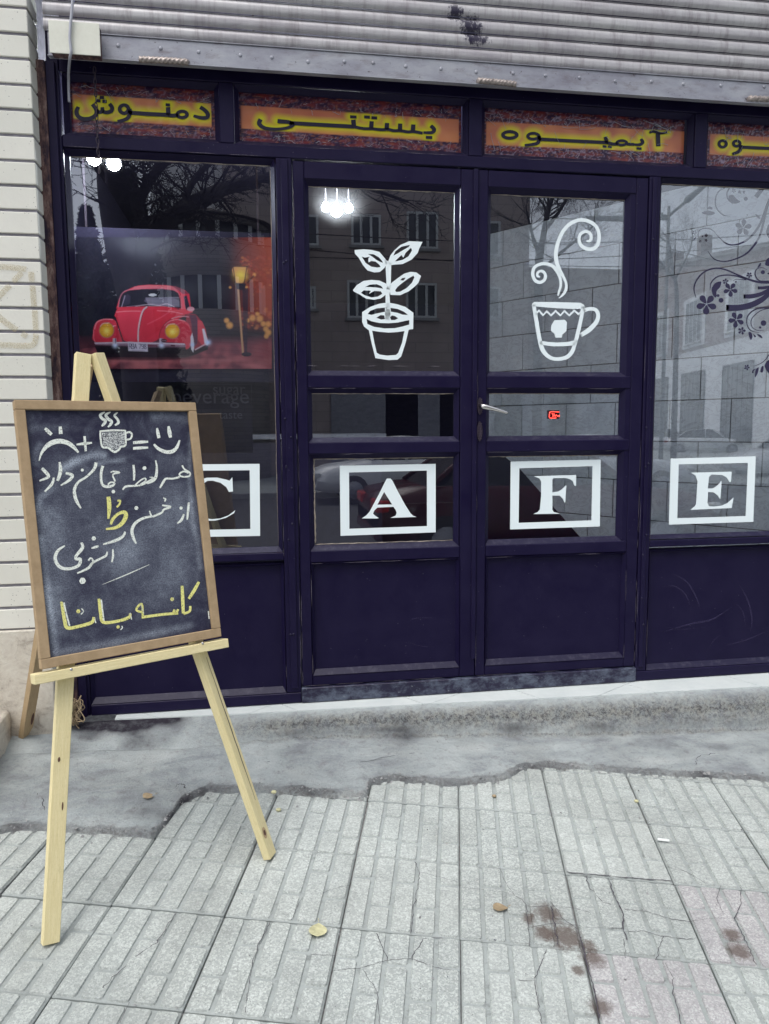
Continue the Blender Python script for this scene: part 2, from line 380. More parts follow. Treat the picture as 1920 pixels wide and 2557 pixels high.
def m_concrete():
    x = MX('apron_concrete', .82, .25); p = x.pos(); a = x.attr('stain').outputs['Fac']
    n = x.noise(p, 4.5, 9, .68, (1, 1.8, 1), .5); n2 = x.noise(p, 28, 8, .75); n3 = x.noise(p, 130, 4, .7)
    c = x.ramp(n, [(.30, (.26, .28, .30)), (.5, (.415, .455, .46)), (.70, (.52, .555, .545))])
    c = x.mix(x.ramp(n2, [(.53, 0.0), (.70, .7)]), c, (.26, .25, .26))
    c = x.mix(x.ramp(n3, [(.6, 0.0), (.8, .4)]), c, (.50, .52, .51))
    nf = x.noise(p, 75, 9, .9); c = x.mix(x.ramp(nf, [(.54, 0.0), (.66, .7)]), c, (.19, .185, .20)); c = x.mix(x.ramp(nf, [(.34, .55), (.46, 0.0)]), c, (.55, .57, .55))
    rough = x.attr('rough').outputs['Fac']
    c = x.mix(x.math('MULTIPLY', rough, x.ramp(n2, [(.40, 0.0), (.60, .9)])), c, (.52, .52, .46))
    c = x.mix(x.math('MULTIPLY', rough, x.ramp(nf, [(.47, 0.0), (.56, .95)])), c, (.10, .09, .11))
    c = x.mix(x.math('MULTIPLY', x.attr('lip').outputs['Fac'], x.ramp(nf, [(.44, .0), (.60, .75)])), c, (.21, .185, .18))
    k = x.math('MULTIPLY', a, x.ramp(n2, [(.25, .75), (.7, 1.15)]), True)
    x.col(x.mix(k, c, (.028, .024, .036)))
    h = x.math('ADD', x.math('MULTIPLY', n2, .5), x.math('ADD', x.math('MULTIPLY', n3, .2), x.math('MULTIPLY', nf, x.math('ADD', x.math('MULTIPLY', rough, .9), .35)))); x.bump(h, 1.0, .02); return x.m
def m_steptile():
    x = MX('white_step_tile', .35, .5); p = x.pos(); n = x.noise(p, 8, 7, .7); n2 = x.noise(p, 50, 5, .75)
    c = x.ramp(n, [(.3, (.54, .59, .59)), (.7, (.65, .69, .68))]); x.col(x.mix(x.ramp(n2, [(.66, 0.0), (.72, .7)]), c, (.22, .21, .24))); return x.m
def m_marble():
    x = MX('grey_marble', .38, .4); p = x.coord('Object'); r = x.rand()
    po = x.n('ShaderNodeVectorMath', operation='ADD'); x.l(x.pos(), po.inputs[0]); x.l(r, po.inputs[1])
    n = x.noise(po.outputs[0], 2.2, 8, .65, (1, 1, 1), 1.8); n2 = x.noise(po.outputs[0], 6, 7, .7, (1, 1, 2), 1.2)
    c = x.ramp(n, [(.3, (.58, .63, .67)), (.5, (.72, .77, .80)), (.7, (.78, .82, .84))])
    x.col(x.mix(x.ramp(n2, [(.47, 0.0), (.5, .5), (.53, 0.0)]), c, (.32, .32, .38))); return x.m
def m_vcol(name, rough=.5, spec=.4):
    x = MX(name, rough, spec); x.col(x.attr('print').outputs['Color']); return x.m
def m_facade(name, c0, c1, mortar, scale, bw=.5, bh=.25):
    x = MX(name, .85, .2); tc = x.coord('Object'); b = x.n('ShaderNodeTexBrick')
    mp = x.n('ShaderNodeMapping'); mp.inputs['Rotation'].default_value = (PI/2, 0, 0); x.l(tc, mp.inputs[0]); x.l(mp.outputs[0], b.inputs['Vector'])
    b.inputs['Color1'].default_value = (*c0, 1); b.inputs['Color2'].default_value = (*c1, 1); b.inputs['Mortar'].default_value = (*mortar, 1)
    b.inputs['Scale'].default_value = scale; b.inputs['Mortar Size'].default_value = .012; b.inputs['Brick Width'].default_value = bw; b.inputs['Row Height'].default_value = bh
    n = x.noise(x.pos(), 1.2, 6); x.col(x.mix(x.ramp(n, [(.3, 0.0), (.8, .4)]), b.outputs[0], tuple(v*.6 for v in c0))); return x.m
def m_emit(name, c, s):
    m = bpy.data.materials.new(name); m.use_nodes = True; b = m.node_tree.nodes['Principled BSDF']
    b.inputs['Base Color'].default_value = (*c, 1); b.inputs['Emission Color'].default_value = (*c, 1); b.inputs['Emission Strength'].default_value = s; return m
MAT = dict(paint=m_paint(), bead=m_bead(), worn=m_worn(), glass=m_glass(), white=m_plain('white_vinyl', (.76, .84, .86), .5),
  black_vinyl=m_plain('dark_vinyl', (.016, .012, .050), .55), brick=m_brick(), mortar=m_plain('grey_mortar', (.24, .23, .26), .9, var=.25, sc=30),
  stone=m_stone(), slat=m_slat(), rail=m_rail(), rust=m_rust(), cbox=m_box(), cable=m_plain('grey_cable', (.34, .35, .40), .5),
  iron=m_plain('chain_iron', (.035, .025, .04), .6, .3, var=.4, sc=80), chrome=m_plain('brushed_chrome', (.62, .60, .58), .22, 1.0),
  steelworn=m_plain('worn_handle_steel', (.30, .26, .24), .45, .5, var=.5, sc=70), putty=m_plain('cream_putty', (.28, .24, .20), .8, var=.4, sc=40),
  pine=m_wood('pine_wood', (.66, .565, .30), (.76, .67, .40), (14, 14, .7)), pine_ledge=m_wood('pine_ledge_wood', (.56, .46, .25), (.68, .58, .35), (.7, 14, 14)),
  pine_dark=m_wood('aged_pine_wood', (.40, .28, .155), (.52, .385, .225), (14, 14, .7)), knot=m_plain('wood_knot', (.10, .045, .03), .7, var=.4, sc=60), crack=m_plain('crack_shade', (.06, .052, .065), .95),
  mdf=m_mdf(), board=m_board(), chalk=m_chalk('white_chalk', (.74, .78, .72)), chalky=m_chalk('yellow_chalk', (.72, .70, .25)), chalkf=m_chalk('faint_chalk', (.6, .63, .62), .52, .66),
  pad=m_pad('slab_aggregate', (.33, .355, .34), (.415, .44, .42)), padp=m_pad('slab_aggregate_pink', (.345, .34, .345), (.41, .40, .395)),
  groove=m_groove('slab_cement', (.355, .385, .375)), dirt=m_plain('joint_dirt', (.20, .195, .195), .95, var=.5, sc=60), concrete=m_concrete(), steptile=m_steptile(),
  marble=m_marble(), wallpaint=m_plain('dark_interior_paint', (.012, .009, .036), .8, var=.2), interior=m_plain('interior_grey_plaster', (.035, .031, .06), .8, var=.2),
  print=m_vcol('poster_print', .35), banner=m_vcol('banner_print', .3), ink=m_plain('black_ink', (.007, .004, .028), .5),
  leaf=m_plain('dry_yellow_leaf', (.52, .50, .30), .7, var=.25, sc=60), leafb=m_plain('dry_brown_leaf', (.30, .23, .14), .75, var=.3, sc=60), paper=m_plain('white_paper', (.8, .82, .8), .8),
  bark=m_plain('dark_bark', (.030, .026, .032), .9, var=.4, sc=20), asphalt=m_plain('asphalt', (.055, .055, .062), .85, var=.3, sc=20), kerb=m_plain('kerb_stone', (.30, .30, .30), .85, var=.2),
  tyre=m_plain('tyre_rubber', (.018, .017, .02), .85), carwhite=m_plain('white_car_paint', (.72, .74, .76), .2), carred=m_plain('dark_red_car_paint', (.055, .006, .014), .2),
  carglass=m_plain('car_glass', (.02, .022, .03), .04), lampred=m_plain('red_tail_lamp', (.45, .02, .02), .2), metalgrey=m_plain('grey_post_metal', (.10, .11, .115), .5, .3),
  brownstone=m_facade('brown_stone_cladding', (.40, .335, .32), (.45, .385, .36), (.30, .26, .25), 1.0, 1.1, .32), bandstone=m_facade('grey_stone_bands', (.24, .22, .21), (.33, .30, .28), (.15, .14, .14), 2.0, 1.2, .22),
  redbrick=m_facade('dull_red_brick', (.30, .24, .23), (.35, .28, .26), (.28, .26, .25), 2.0, .5, .16), whitewall=m_plain('pale_render', (.78, .80, .82), .85, var=.15, sc=2),
  winwhite=m_plain('white_window_frame', (.6, .62, .63), .5), winglass=m_plain('dark_window_glass', (.05, .055, .065), .05), shingle=m_plain('dark_roof', (.06, .05, .05), .85, var=.3, sc=3),
  hedge=m_plain('dark_evergreen', (.03, .04, .028), .9, var=.5, sc=9), skin=m_plain('skin', (.42, .27, .20), .6), jacket=m_plain('dark_jacket', (.018, .016, .028), .85), trousers=m_plain('dark_trousers', (.025, .025, .04), .85), hair=m_plain('black_hair', (.012, .01, .012), .6),
  bulb=m_emit('lit_bulb', (.86, .93, 1.0), 150.0), globe=m_emit('added_lit_globe', (.86, .93, 1.0), 680.0), led=m_emit('red_led', (1.0, .08, .06), 2.0))

# ================================================================== LARGE STRUCTURE
# ---------- pavement: one slab per object, on a bed that shows in the joints
TH, SS, SX, SY = -0.2537, 0.2950, 0.4022, -0.6673
def grid(i, j):
    x = SX+SS*(i*math.cos(TH)+j*math.sin(TH)); y = SY+SS*(i*math.sin(TH)-j*math.cos(TH)); return x, y
def sheet(name, x0, x1, y0, y1, zf, m, n=12, kind='structure'):
    bm = bmesh.new(); g = [[bm.verts.new((x0+(x1-x0)*i/n, y0+(y1-y0)*j/n, zf(x0+(x1-x0)*i/n, y0+(y1-y0)*j/n))) for j in range(n+1)] for i in range(n+1)]
    for i in range(n):
        for j in range(n): bm.faces.new((g[i][j], g[i+1][j], g[i+1][j+1], g[i][j+1]))
    o = bm_obj(name, bm, m); tag(o, kind=kind); return o
KERB_Y = -5.0
def pz(x, y): return gz(max(min(x, 3), -3), y)
pav = sheet('pavement', -40, 40, KERB_Y, 0.3, lambda x, y: pz(x, y)-.013, MAT['dirt'], 40)
# slab mesh variants: a square of moulded pads with rounded corners
def slab_mesh(seed, mats):
    rnd = random.Random(seed); bm = bmesh.new(); s = SS; g = .0015; top = -.0042
    box(bm, g, s-g, -s+g, -g, -.022, top, .0018, 1)
    cols = 5; cw = s/cols; gap = .0105
    for c in range(cols):
        a = .64+rnd.uniform(-.03, .03); b = .31+rnd.uniform(-.03, .03)
        cut = [0, a, 1] if (c+seed) % 2 == 0 else [0, b, 1]
        if (c+seed) % 5 == 4: cut = [0, .30, .72, 1] if seed % 2 else cut
        for u0, u1 in zip(cut, cut[1:]):
            x0, x1 = c*cw+gap/2+.0005, (c+1)*cw-gap/2; y0, y1 = -u1*s+gap/2, -u0*s-gap/2
            if c == 0: x0 = .005
            if c == cols-1: x1 = s-.005
            y0 = max(y0, -s+.0055); y1 = min(y1, -.0055)
            r = .007; h = 0.0+rnd.uniform(-.0004, .0004)
            def rr(ins, z):
                o = []
                for cx, cy, a0 in ((x1-r, y1-r, 0), (x0+r, y1-r, 90), (x0+r, y0+r, 180), (x1-r, y0+r, 270)):
                    for k in (0, 45, 90):
                        t = math.radians(a0+k); o.append(bm.verts.new((cx+(r-ins)*math.cos(t), cy+(r-ins)*math.sin(t), z)))
                return o
            lo = rr(-.0009, top-.0002); hi = rr(.0012, h)
            for k in range(12):
                f = bm.faces.new((lo[k], lo[(k+1) % 12], hi[(k+1) % 12], hi[k])); f.material_index = 0
            f = bm.faces.new(hi); f.material_index = 0
    me = bpy.data.meshes.new('paving_slab'); bm.to_mesh(me); bm.free()
    for m in mats: me.materials.append(m)
    return me
SL = [slab_mesh(k, (MAT['pad'], MAT['groove'])) for k in range(6)]; SLP = [slab_mesh(k, (MAT['padp'], MAT['groove'])) for k in range(6)]
ex = Vector((math.cos(TH), math.sin(TH), GA*math.cos(TH)+GB*math.sin(TH))).normalized(); ez = GN; ey = ez.cross(ex)
rnd = random.Random(3); PINK = {(2, 1), (3, 1), (1, 2), (1, 3), (2, 3), (2, 2)}
for i in range(-7, 8):
    for j in range(-2, 6):
        x, y = grid(i+.5, j+.5)
        if y > -.26 or y < -2.7: continue
        me = rnd.choice(SLP if (i, j) in {(2, 1), (1, 2), (1, 3)} else SL)
        o = link('paving_slab', me, None, pav); x, y = grid(i, j)
        tilt = Matrix.Rotation(rnd.gauss(0, .0035), 3, 'X') @ Matrix.Rotation(rnd.gauss(0, .0035), 3, 'Y') @ Matrix.Rotation(rnd.gauss(0, .003), 3, 'Z')
        B = Matrix((ex, ey, ez)).transposed() @ tilt
        if rnd.random() < .5:                                # turned half round
            B = B @ Matrix.Rotation(PI, 3, 'Z'); xx, yy = grid(i+1, j+1)
            off = Vector((xx, yy, gz(xx, yy)))
        else: off = Vector((x, y, gz(x, y)))
        m4 = B.to_4x4(); m4.translation = off+GN*rnd.gauss(0, .0009); o.matrix_world = m4
# plain paving beyond the laid slabs, as far as the kerb and along the street
def ring(name, rects, m):
    bm = bmesh.new()
    for x0, x1, y0, y1 in rects:
        n = 10; g = [[bm.verts.new((x0+(x1-x0)*i/n, y0+(y1-y0)*j/n, pz(x0+(x1-x0)*i/n, y0+(y1-y0)*j/n)-.004)) for j in range(n+1)] for i in range(n+1)]
        for i in range(n):
            for j in range(n): bm.faces.new((g[i][j], g[i+1][j], g[i+1][j+1], g[i][j+1]))
    o = bm_obj(name, bm, m); tag(o, kind='structure'); return o
ring('far_paving', [(-40, 40, KERB_Y, -2.75), (-40, -2.2, -2.745, 0), (2.6, 40, -2.745, 0)], MAT['groove'])
# cracks across the slabs, traced from the photograph: thin open lines
def crack_lines(lines, h=.0006):
    bm = bmesh.new(); rn = random.Random(11)
    for (x0, y0, s, wpx, pts) in lines:
        P = [onG(x0+a*s, y0+b*s) for a, b in pts]; Q = []
        for a, b in zip(P, P[1:]):
            n = max(2, int((b-a).length/.009))
            for k in range(n):
                q = a.lerp(b, k/n); Q.append((q.x+rn.gauss(0, .0013), q.y+rn.gauss(0, .0013)))
        Q.append((P[-1].x, P[-1].y))
        Wd = [wpx*.8*rn.uniform(.3, 1.3) for _ in Q]
        add_ribbon(bm, Q, Wd, lambda u, v: Vector((u, v, gz(u, v)+h)), 1, False, False)
    return bm
CR = [(640, 1850, .3853, .0022, [(1030, 785), (1055, 850), (1045, 960), (1015, 1080), (1000, 1250)]), (640, 1850, .3853, .0013, [(1055, 850), (1200, 885), (1310, 915)]),
 (640, 1850, .3853, .0022, [(780, 1250), (850, 1420), (1000, 1410), (1180, 1470), (1320, 1500)]), (640, 1850, .3853, .0016, [(850, 1420), (690, 1470), (500, 1490)]),
 (640, 1850, .3853, .0024, [(1000, 1410), (1085, 1285), (1200, 1275), (1300, 1310)]), (640, 1850, .3853, .0013, [(600, 935), (480, 965), (400, 1000), (300, 1010), (225, 1160)]),
 (640, 1850, .3853, .0016, [(355, 1385), (520, 1392)]), (640, 1850, .3853, .0014, [(1580, 820), (1620, 930), (1661, 990)]), (640, 1850, .3853, .0013, [(1330, 950), (1480, 965), (1640, 988)]), (640, 1850, .3853, .0013, [(690, 1480), (780, 1620), (800, 1835)]),
 (0, 1900, .4335, .0022, [(1020, 870), (960, 960), (900, 1050), (760, 1140), (620, 1280), (545, 1370)]), (0, 1900, .4335, .0026, [(15, 745), (120, 650), (250, 520), (275, 525)]), (0, 1900, .4335, .0018, [(1560, 930), (1490, 1060), (1445, 1200), (1415, 1450)]),
 (0, 1900, .4335, .0014, [(745, 1390), (690, 1510)]),
 (1280, 1850, .3853, .0016, [(0, 985), (90, 1060), (110, 1330)]), (1280, 1850, .3853, .0024, [(480, 880), (495, 950), (590, 1050), (640, 1060)]), (1280, 1850, .3853, .0036, [(620, 890), (660, 1010), (715, 1110), (715, 1210), (740, 1290)]), (1280, 1850, .3853, .002, [(720, 1290), (730, 1410)]),
 (1280, 1850, .3853, .0016, [(100, 1210), (270, 1180), (420, 1195), (580, 1215), (715, 1215)]), (1280, 1850, .3853, .002, [(720, 1240), (860, 1235), (975, 1270), (1180, 1285)]), (1280, 1850, .3853, .002, [(975, 1270), (925, 1420)]), (1280, 1850, .3853, .0018, [(110, 1075), (240, 1070), (380, 1080), (500, 1115)]),
 (1280, 1850, .3853, .0018, [(1005, 815), (1150, 860), (1250, 925)]), (1280, 1850, .3853, .0012, [(940, 665), (1110, 668), (1230, 690), (1400, 755), (1660, 775)]), (1280, 1850, .3853, .0026, [(1480, 950), (1480, 1060), (1440, 1150), (1490, 1250), (1580, 1450)]), (1280, 1850, .3853, .0014, [(1350, 940), (1320, 1020), (1360, 1110)]),
 (1280, 1850, .3853, .0016, [(720, 1090), (860, 1105), (1010, 1150), (1140, 1170), (1290, 1150), (1440, 1150)]), (1280, 1850, .3853, .0022, [(985, 1440), (1040, 1540), (1040, 1640), (1080, 1760), (1090, 1835)]), (1280, 1850, .3853, .002, [(220, 1355), (140, 1550), (165, 1680), (190, 1835)]), (1280, 1850, .3853, .0014, [(40, 1550), (140, 1552)]),
 (1280, 1850, .3853, .0042, [(440, 1270), (480, 1440), (540, 1660), (560, 1800)]), (1280, 1850, .3853, .0034, [(250, 1075), (290, 1320)]), (1280, 1850, .3853, .0022, [(245, 1040), (330, 1160), (420, 1220)]), (1280, 1850, .3853, .0040, [(345, 850), (620, 875), (780, 890), (1040, 910)])]
cb = bm_obj('crack', crack_lines(CR), MAT['crack'], pav); tag(cb, kind='stuff')

# ---------- concrete apron between the slabs and the step, with a ragged lip
EDGE = [onG(*q) for q in [(-260, 2150), (0, 2088), (56, 2078), (165, 2082), (282, 2091), (381, 2093), (416, 2060), (455, 2008), (520, 1980), (628, 1978), (720, 1984), (910, 1995), (927, 1965), (971, 1954), (1056, 1962), (1148, 1965), (1256, 1954), (1310, 1925), (1357, 1919), (1565, 1933), (1700, 1942), (1858, 1950), (1920, 1954), (2400, 1985)]]
STEP = [onZ(*q, -.005) for q in [(285, 1797), (640, 1781.5), (1048.4, 1759), (1280, 1748.8), (1638, 1729.5), (1912, 1714), (2400, 1690)]]
def interp(L, x): return float(np.interp(x, [p.x for p in L], [p.y for p in L]))
def step_y(x): return interp(STEP, x) if x > -.757 else -.072
BLOB = [(-.62, -.50, .24, .75), (-.50, -.62, .13, .95), (-.86, -.45, .20, .6), (-.95, -.32, .15, .5), (-.70, -.30, .12, .4), (-.62, -.15, .13, 1.1), (-.80, -.08, .13, 2.6), (-.69, -.085, .10, 2.4), (-.60, -.07, .10, 1.3), (-.52, -.10, .09, .9), (-.90, -.22, .12, .7), (-.45, -.66, .1, .8), (-.36, -.60, .09, .6), (-.40, -.53, .10, .8), (.32, -.21, .10, .7), (.30, -.28, .16, .28), (1.2, -.36, .08, .55), (1.33, -.41, .07, .5), (1.5, -.40, .07, .5), (1.28, -.33, .1, .4), (1.62, -.42, .08, .4), (.55, -.27, .07, .3), (.2, -.50, .09, .55), (.40, -.53, .10, .45)]
def build_apron():
    bm = bmesh.new(); NX, NY = 460, 84; x0, x1 = -1.75, 2.6
    st = []; ro = []; li = []; g = []
    for i in range(NX+1):
        x = x0+(x1-x0)*i/NX
        ye = interp(EDGE, x)+.016*noise.noise(Vector((x*14, 3, 0)))+.006*noise.noise(Vector((x*45, 7, 0)))
        yb = step_y(x); k = min(max((x+.55)/.5, 0), 1); k = k*k*(3-2*k)         # the riser fades out towards the left corner
        yr = yb-.032-.13*(1-k)-.062*k*min(1, .55+.45*min(max(x, 0), 1))-.012*noise.noise(Vector((x*6, 1, 5)))
        col = []
        for j in range(NY+1):
            t = j/NY
            if t < .62: y = ye+(yr-ye)*(t/.62)
            else: y = yr+(yb-yr)*((t-.62)/.38)
            d = max(y-ye, 0)
            lift = -.005+.015*min(d/.011, 1)+.008*min(d/.2, 1)
            zb = gz(x, y)+lift
            u = min(max((y-yr)/max(yb-yr, 1e-4), 0), 1)
            top = -.007
            if u > 0: z = zb+(top-zb)*(u**(.62*k+.95*(1-k)))
            else: z = zb + (.012 if x < -.2 else .004)*min(max((y-ye)/max(yr-ye, .01), 0), 1)**2
            nn = noise.noise(Vector((x*9, y*9, 2)))*.0035+noise.noise(Vector((x*33, y*33, 2)))*.0022
            rgh = max(0.0, 1-abs(u-.42)/.5) if u > 0 else max(0, 1-(yr-y)/.035)*.6
            rgh *= k; edge = max(0, 1-d/.05)
            nn += (noise.noise(Vector((x*28, y*28, z*30)))*.019+noise.noise(Vector((x*75, y*75, z*75)))*.013)*(rgh+.55*edge*(d > .004))
            if t > .985: nn *= .2
            p = Vector((x, y-nn*.5*rgh, z+nn)); col.append(bm.verts.new(p))
            s = sum((a if a > 1.0 else a*.72)*max(0, 1-math.hypot(x-bx_, (y-by_)*1.25)/r)**.8*(.75+.9*noise.noise(Vector((x*11, y*17, 4)))) for bx_, by_, r, a in BLOB if abs(x-bx_) < r)
            if .002 < d < .035: s += max(0, .55*noise.noise(Vector((x*8, 9, 1)))+.28)
            if k > .3 and abs(u-.10) < .16: s += max(0, .8*noise.noise(Vector((x*6, 5, 1)))+.22)*(1-abs(u-.10)/.16)
            st.append(min(max(s*.85, 0), 1)); ro.append(min(1, rgh+.35*edge)); lw_ = .030*(1+.9*noise.noise(Vector((x*7, 2, 9))))*(1.5 if .2 < x < .85 else 1); li.append(max(0, 1-abs(d-.008)/max(lw_, .006))**.7*min(max(.45+1.1*noise.noise(Vector((x*5.3, 4, 2))), 0), 1))
        g.append(col)
    for i in range(NX):
        for j in range(NY):
            f = bm.faces.new((g[i][j], g[i+1][j], g[i+1][j+1], g[i][j+1])); f.smooth = True
    me = bpy.data.meshes.new('concrete_apron'); bm.to_mesh(me); bm.free()
    for nm, v in (('stain', st), ('rough', ro), ('lip', li)):
        a = me.attributes.new(nm, 'FLOAT', 'POINT'); a.data.foreach_set('value', v)
    o = link('concrete_apron', me, MAT['concrete']); tag(o, kind='structure'); return o
apron = build_apron()
# hairline cracks in the apron
bm = bmesh.new(); rn = random.Random(5)
def apron_h(x, y): return gz(x, y)+.0185
for wpx, s, x0, y0, pts in [(.0035, .4335, 0, 1700, [(535, 548), (640, 525), (720, 515), (790, 490), (840, 485)]), (.003, .4335, 0, 1700, [(960, 650), (1010, 600), (1050, 588), (1080, 620)]), (.0022, .4335, 0, 1700, [(220, 440), (205, 540), (180, 600), (250, 690), (265, 760)]), (.003, .3853, 640, 1850, [(0, 140), (120, 128), (170, 122)]), (.0022, .3853, 640, 1850, [(560, 140), (720, 130), (860, 95), (1000, 80), (1160, 55)]), (.002, .3853, 1280, 1850, [(1180, 150), (1210, 95), (1330, 75)])]:
    P = [onG(x0+a*s, y0+b*s, .02) for a, b in pts]; Q = []
    for a, b in zip(P, P[1:]):
        for k in range(6): q = a.lerp(b, k/6); Q.append((q.x+rn.gauss(0, .003), q.y+rn.gauss(0, .003)))
    add_ribbon(bm, Q, [wpx*rn.uniform(.3, 1.4) for _ in Q], lambda u, v: Vector((u, v, apron_h(u, v))), 1, False, False)
dg_ = bm_obj('crack', bm, MAT['crack'], apron); tag(dg_, kind='stuff')

# ---------- white tiled step in front of the doors: tiles laid on the slant
step = thing('doorstep', None, None, (.5, -.05, -.01)); tag(step, kind='structure'); del_keys = None
bm = bmesh.new(); front = [(-.757, -.072)]+[(p.x, p.y) for p in STEP[1:]]
vv = [bm.verts.new((x, y, -.003)) for x, y in front]+[bm.verts.new((front[-1][0], .02, -.003)), bm.verts.new((-.757, .02, -.003))]
bm.faces.new(vv)
for a, b in [((640+140*.3853, 1350+1050*.3853), (640+265*.3853, 1350+1100*.3853)), ((640+140*.3853, 1350+1050*.3853), (640+10*.3853, 1350+1098*.3853)), ((986.8, 1731.4), (1058, 1758.5)), ((1164, 1725.6), (1069.6, 1758.5)),
             ((1280, 1721), (1345, 1743)), ((1534, 1700), (1638, 1729.5)), ((1584, 1700), (1500, 1735)), ((1808, 1687), (1896, 1712)), ((380, 1788), (415, 1800))]:
    p, q = onZ(*a, -.003), onZ(*b, -.003); d = q-p
    fs = [f for f in bm.faces]
    lo, hi = min(p.x, q.x)-.12, max(p.x, q.x)+.12
    sel = [f for f in fs if f.calc_center_median().x > lo-1.2 and f.calc_center_median().x < hi+1.2]
    geom = list({e for f in sel for e in f.edges})+list({v for f in sel for v in f.verts})+sel
    bmesh.ops.bisect_plane(bm, geom=geom, plane_co=p, plane_no=Vector((d.y, -d.x, 0)).normalized())
polys = [[v.co.copy() for v in f.verts] for f in bm.faces]; bm.free()
for P in polys:
    c = sum(P, Vector())/len(P); b2 = bmesh.new()
    def ins(p):
        d = (c-p); return p+d.normalized()*min(.0022, d.length*.3)
    up_ = [b2.verts.new(ins(p)) for p in P]; dn_ = [b2.verts.new(ins(p)-Vector((0, 0, .009))) for p in P]
    b2.faces.new(up_)
    for k in range(len(P)): b2.faces.new((up_[k], dn_[k], dn_[(k+1) % len(P)], up_[(k+1) % len(P)]))
    bm_obj('step_tile', b2, MAT['steptile'], step)
bx('mortar_bed', -.757, 2.6, -.068, .3, -.20, -.0075, MAT['crack'], step, 0)

# ---------- brick pillar at the left
pil = thing('brick_pillar', 'white brick pillar with dark recessed joints left of the shop front', 'pillar', (-1.1, -.06, -.06))
JY = [-47, 18.3, 83.4, 145.7, 210.8, 273.4, 337, 400.8, 463, 525, 586, 649, 708, 769, 828, 886, 942, 1001, 1061.6, 1119, 1178.6, 1235, 1293.5, 1350, 1404.5, 1461.7, 1518, 1573]
JZ = [onY(40, v, -.12).z for v in JY]; JZ = [JZ[0]+.078*k for k in range(5, 0, -1)]+JZ
rnd = random.Random(4)
def corner_x(z): return -.9135-.004*(2.45-z)/1.2
bx('mortar_core', -1.9, -.920, -.1135, .35, JZ[-1], JZ[0], MAT['mortar'], pil, 0)
for k in range(len(JZ)-1):
    z1, z0 = JZ[k]-.0050, JZ[k+1]+.0050; xc = corner_x((z0+z1)/2)+rnd.uniform(-.0015, .0015); y = -.12+rnd.uniform(-.0012, .0012)
    bx('brick', xc-.33, xc, y, -.004, z0, z1, MAT['brick'], pil, .0022); bx('brick', xc-.70, xc-.338, y, -.004, z0, z1, MAT['brick'], pil, .0022)
zb = JZ[-1]
bm = bmesh.new(); box(bm, -1.75, -.947, -.127, -.01, -.30, zb-.001, .004)
bm_obj('stone_plinth', bm, MAT['stone'], pil)
# ochre spray mark on the bricks, only where there is brick
zz = zoom(0, 0, .4069, -.1222); bm = bmesh.new(); zc = [(a+b)/2 for a, b in zip(JZ, JZ[1:])]
for pts in ([(-60, 1636), (60, 1640), (160, 1652)], [(190, 1668), (203, 1800), (215, 1950), (220, 2060), (205, 2112), (150, 2122), (40, 2118), (-60, 2120)], [(-60, 1880), (50, 1760), (135, 1672)], [(-60, 1890), (30, 1975), (165, 2065)]):
    P = cr([(a, b, 0) for a, b in pts], 30)
    b2 = bmesh.new(); add_ribbon(b2, [(p.x, p.y) for p in P], 36, lambda u, v: zz(u, v), 1, False, False)
    for f in b2.faces:
        c = f.calc_center_median()
        if any(abs(c.z-z) < .0055 for z in JZ): continue
        bm.faces.new([bm.verts.new(v.co) for v in f.verts])
    b2.free()
MAT['ochre'] = m_chalk('ochre_spray', (.50, .43, .27), .44, .95)
decal('paint_mark', bm, MAT['ochre'], pil)
# stone block of the neighbouring step
bm = bmesh.new(); box(bm, -1.9, -1.097, -.75, -.129, -.32, gz(-1.1, -.3)+.155, .006)
bmesh.ops.subdivide_edges(bm, edges=bm.edges[:], cuts=10, use_grid_fill=True)
for v in bm.verts: v.co += Vector((noise.noise(v.co*22), 0, noise.noise(v.co*22+Vector((5, 5, 5)))))*.006*(1 if v.co.z > -.2 else 0)
tag(bm_obj('stone_block', bm, MAT['stone'], None, True), 'worn stone block of the next step beside the plinth of the brick pillar', 'stone block')

# ---------- the wall over the shutter and the room behind the glass
tag(bx('upper_wall', -6, 8, -.02, .4, 2.98, 9.5, MAT['whitewall'], None, 0), 'pale wall above the roller shutter', 'wall')
tag(bx('side_wall', 2.62, 8, -.05, .4, -.3, 2.975, MAT['whitewall'], None, 0), 'pale wall right of the shop front', 'wall')
tag(bx('side_wall', -6, -1.92, -.05, .4, -.3, 2.975, MAT['whitewall'], None, 0), 'pale wall left of the brick pillar', 'wall')
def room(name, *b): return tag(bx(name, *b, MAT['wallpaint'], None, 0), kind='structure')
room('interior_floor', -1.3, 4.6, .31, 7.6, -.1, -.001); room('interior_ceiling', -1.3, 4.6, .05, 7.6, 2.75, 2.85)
room('interior_wall', -1.3, -1.2, .41, 7.6, 0, 2.74); room('interior_wall', -1.3, 4.6, 7.6, 7.7, 0, 2.85)
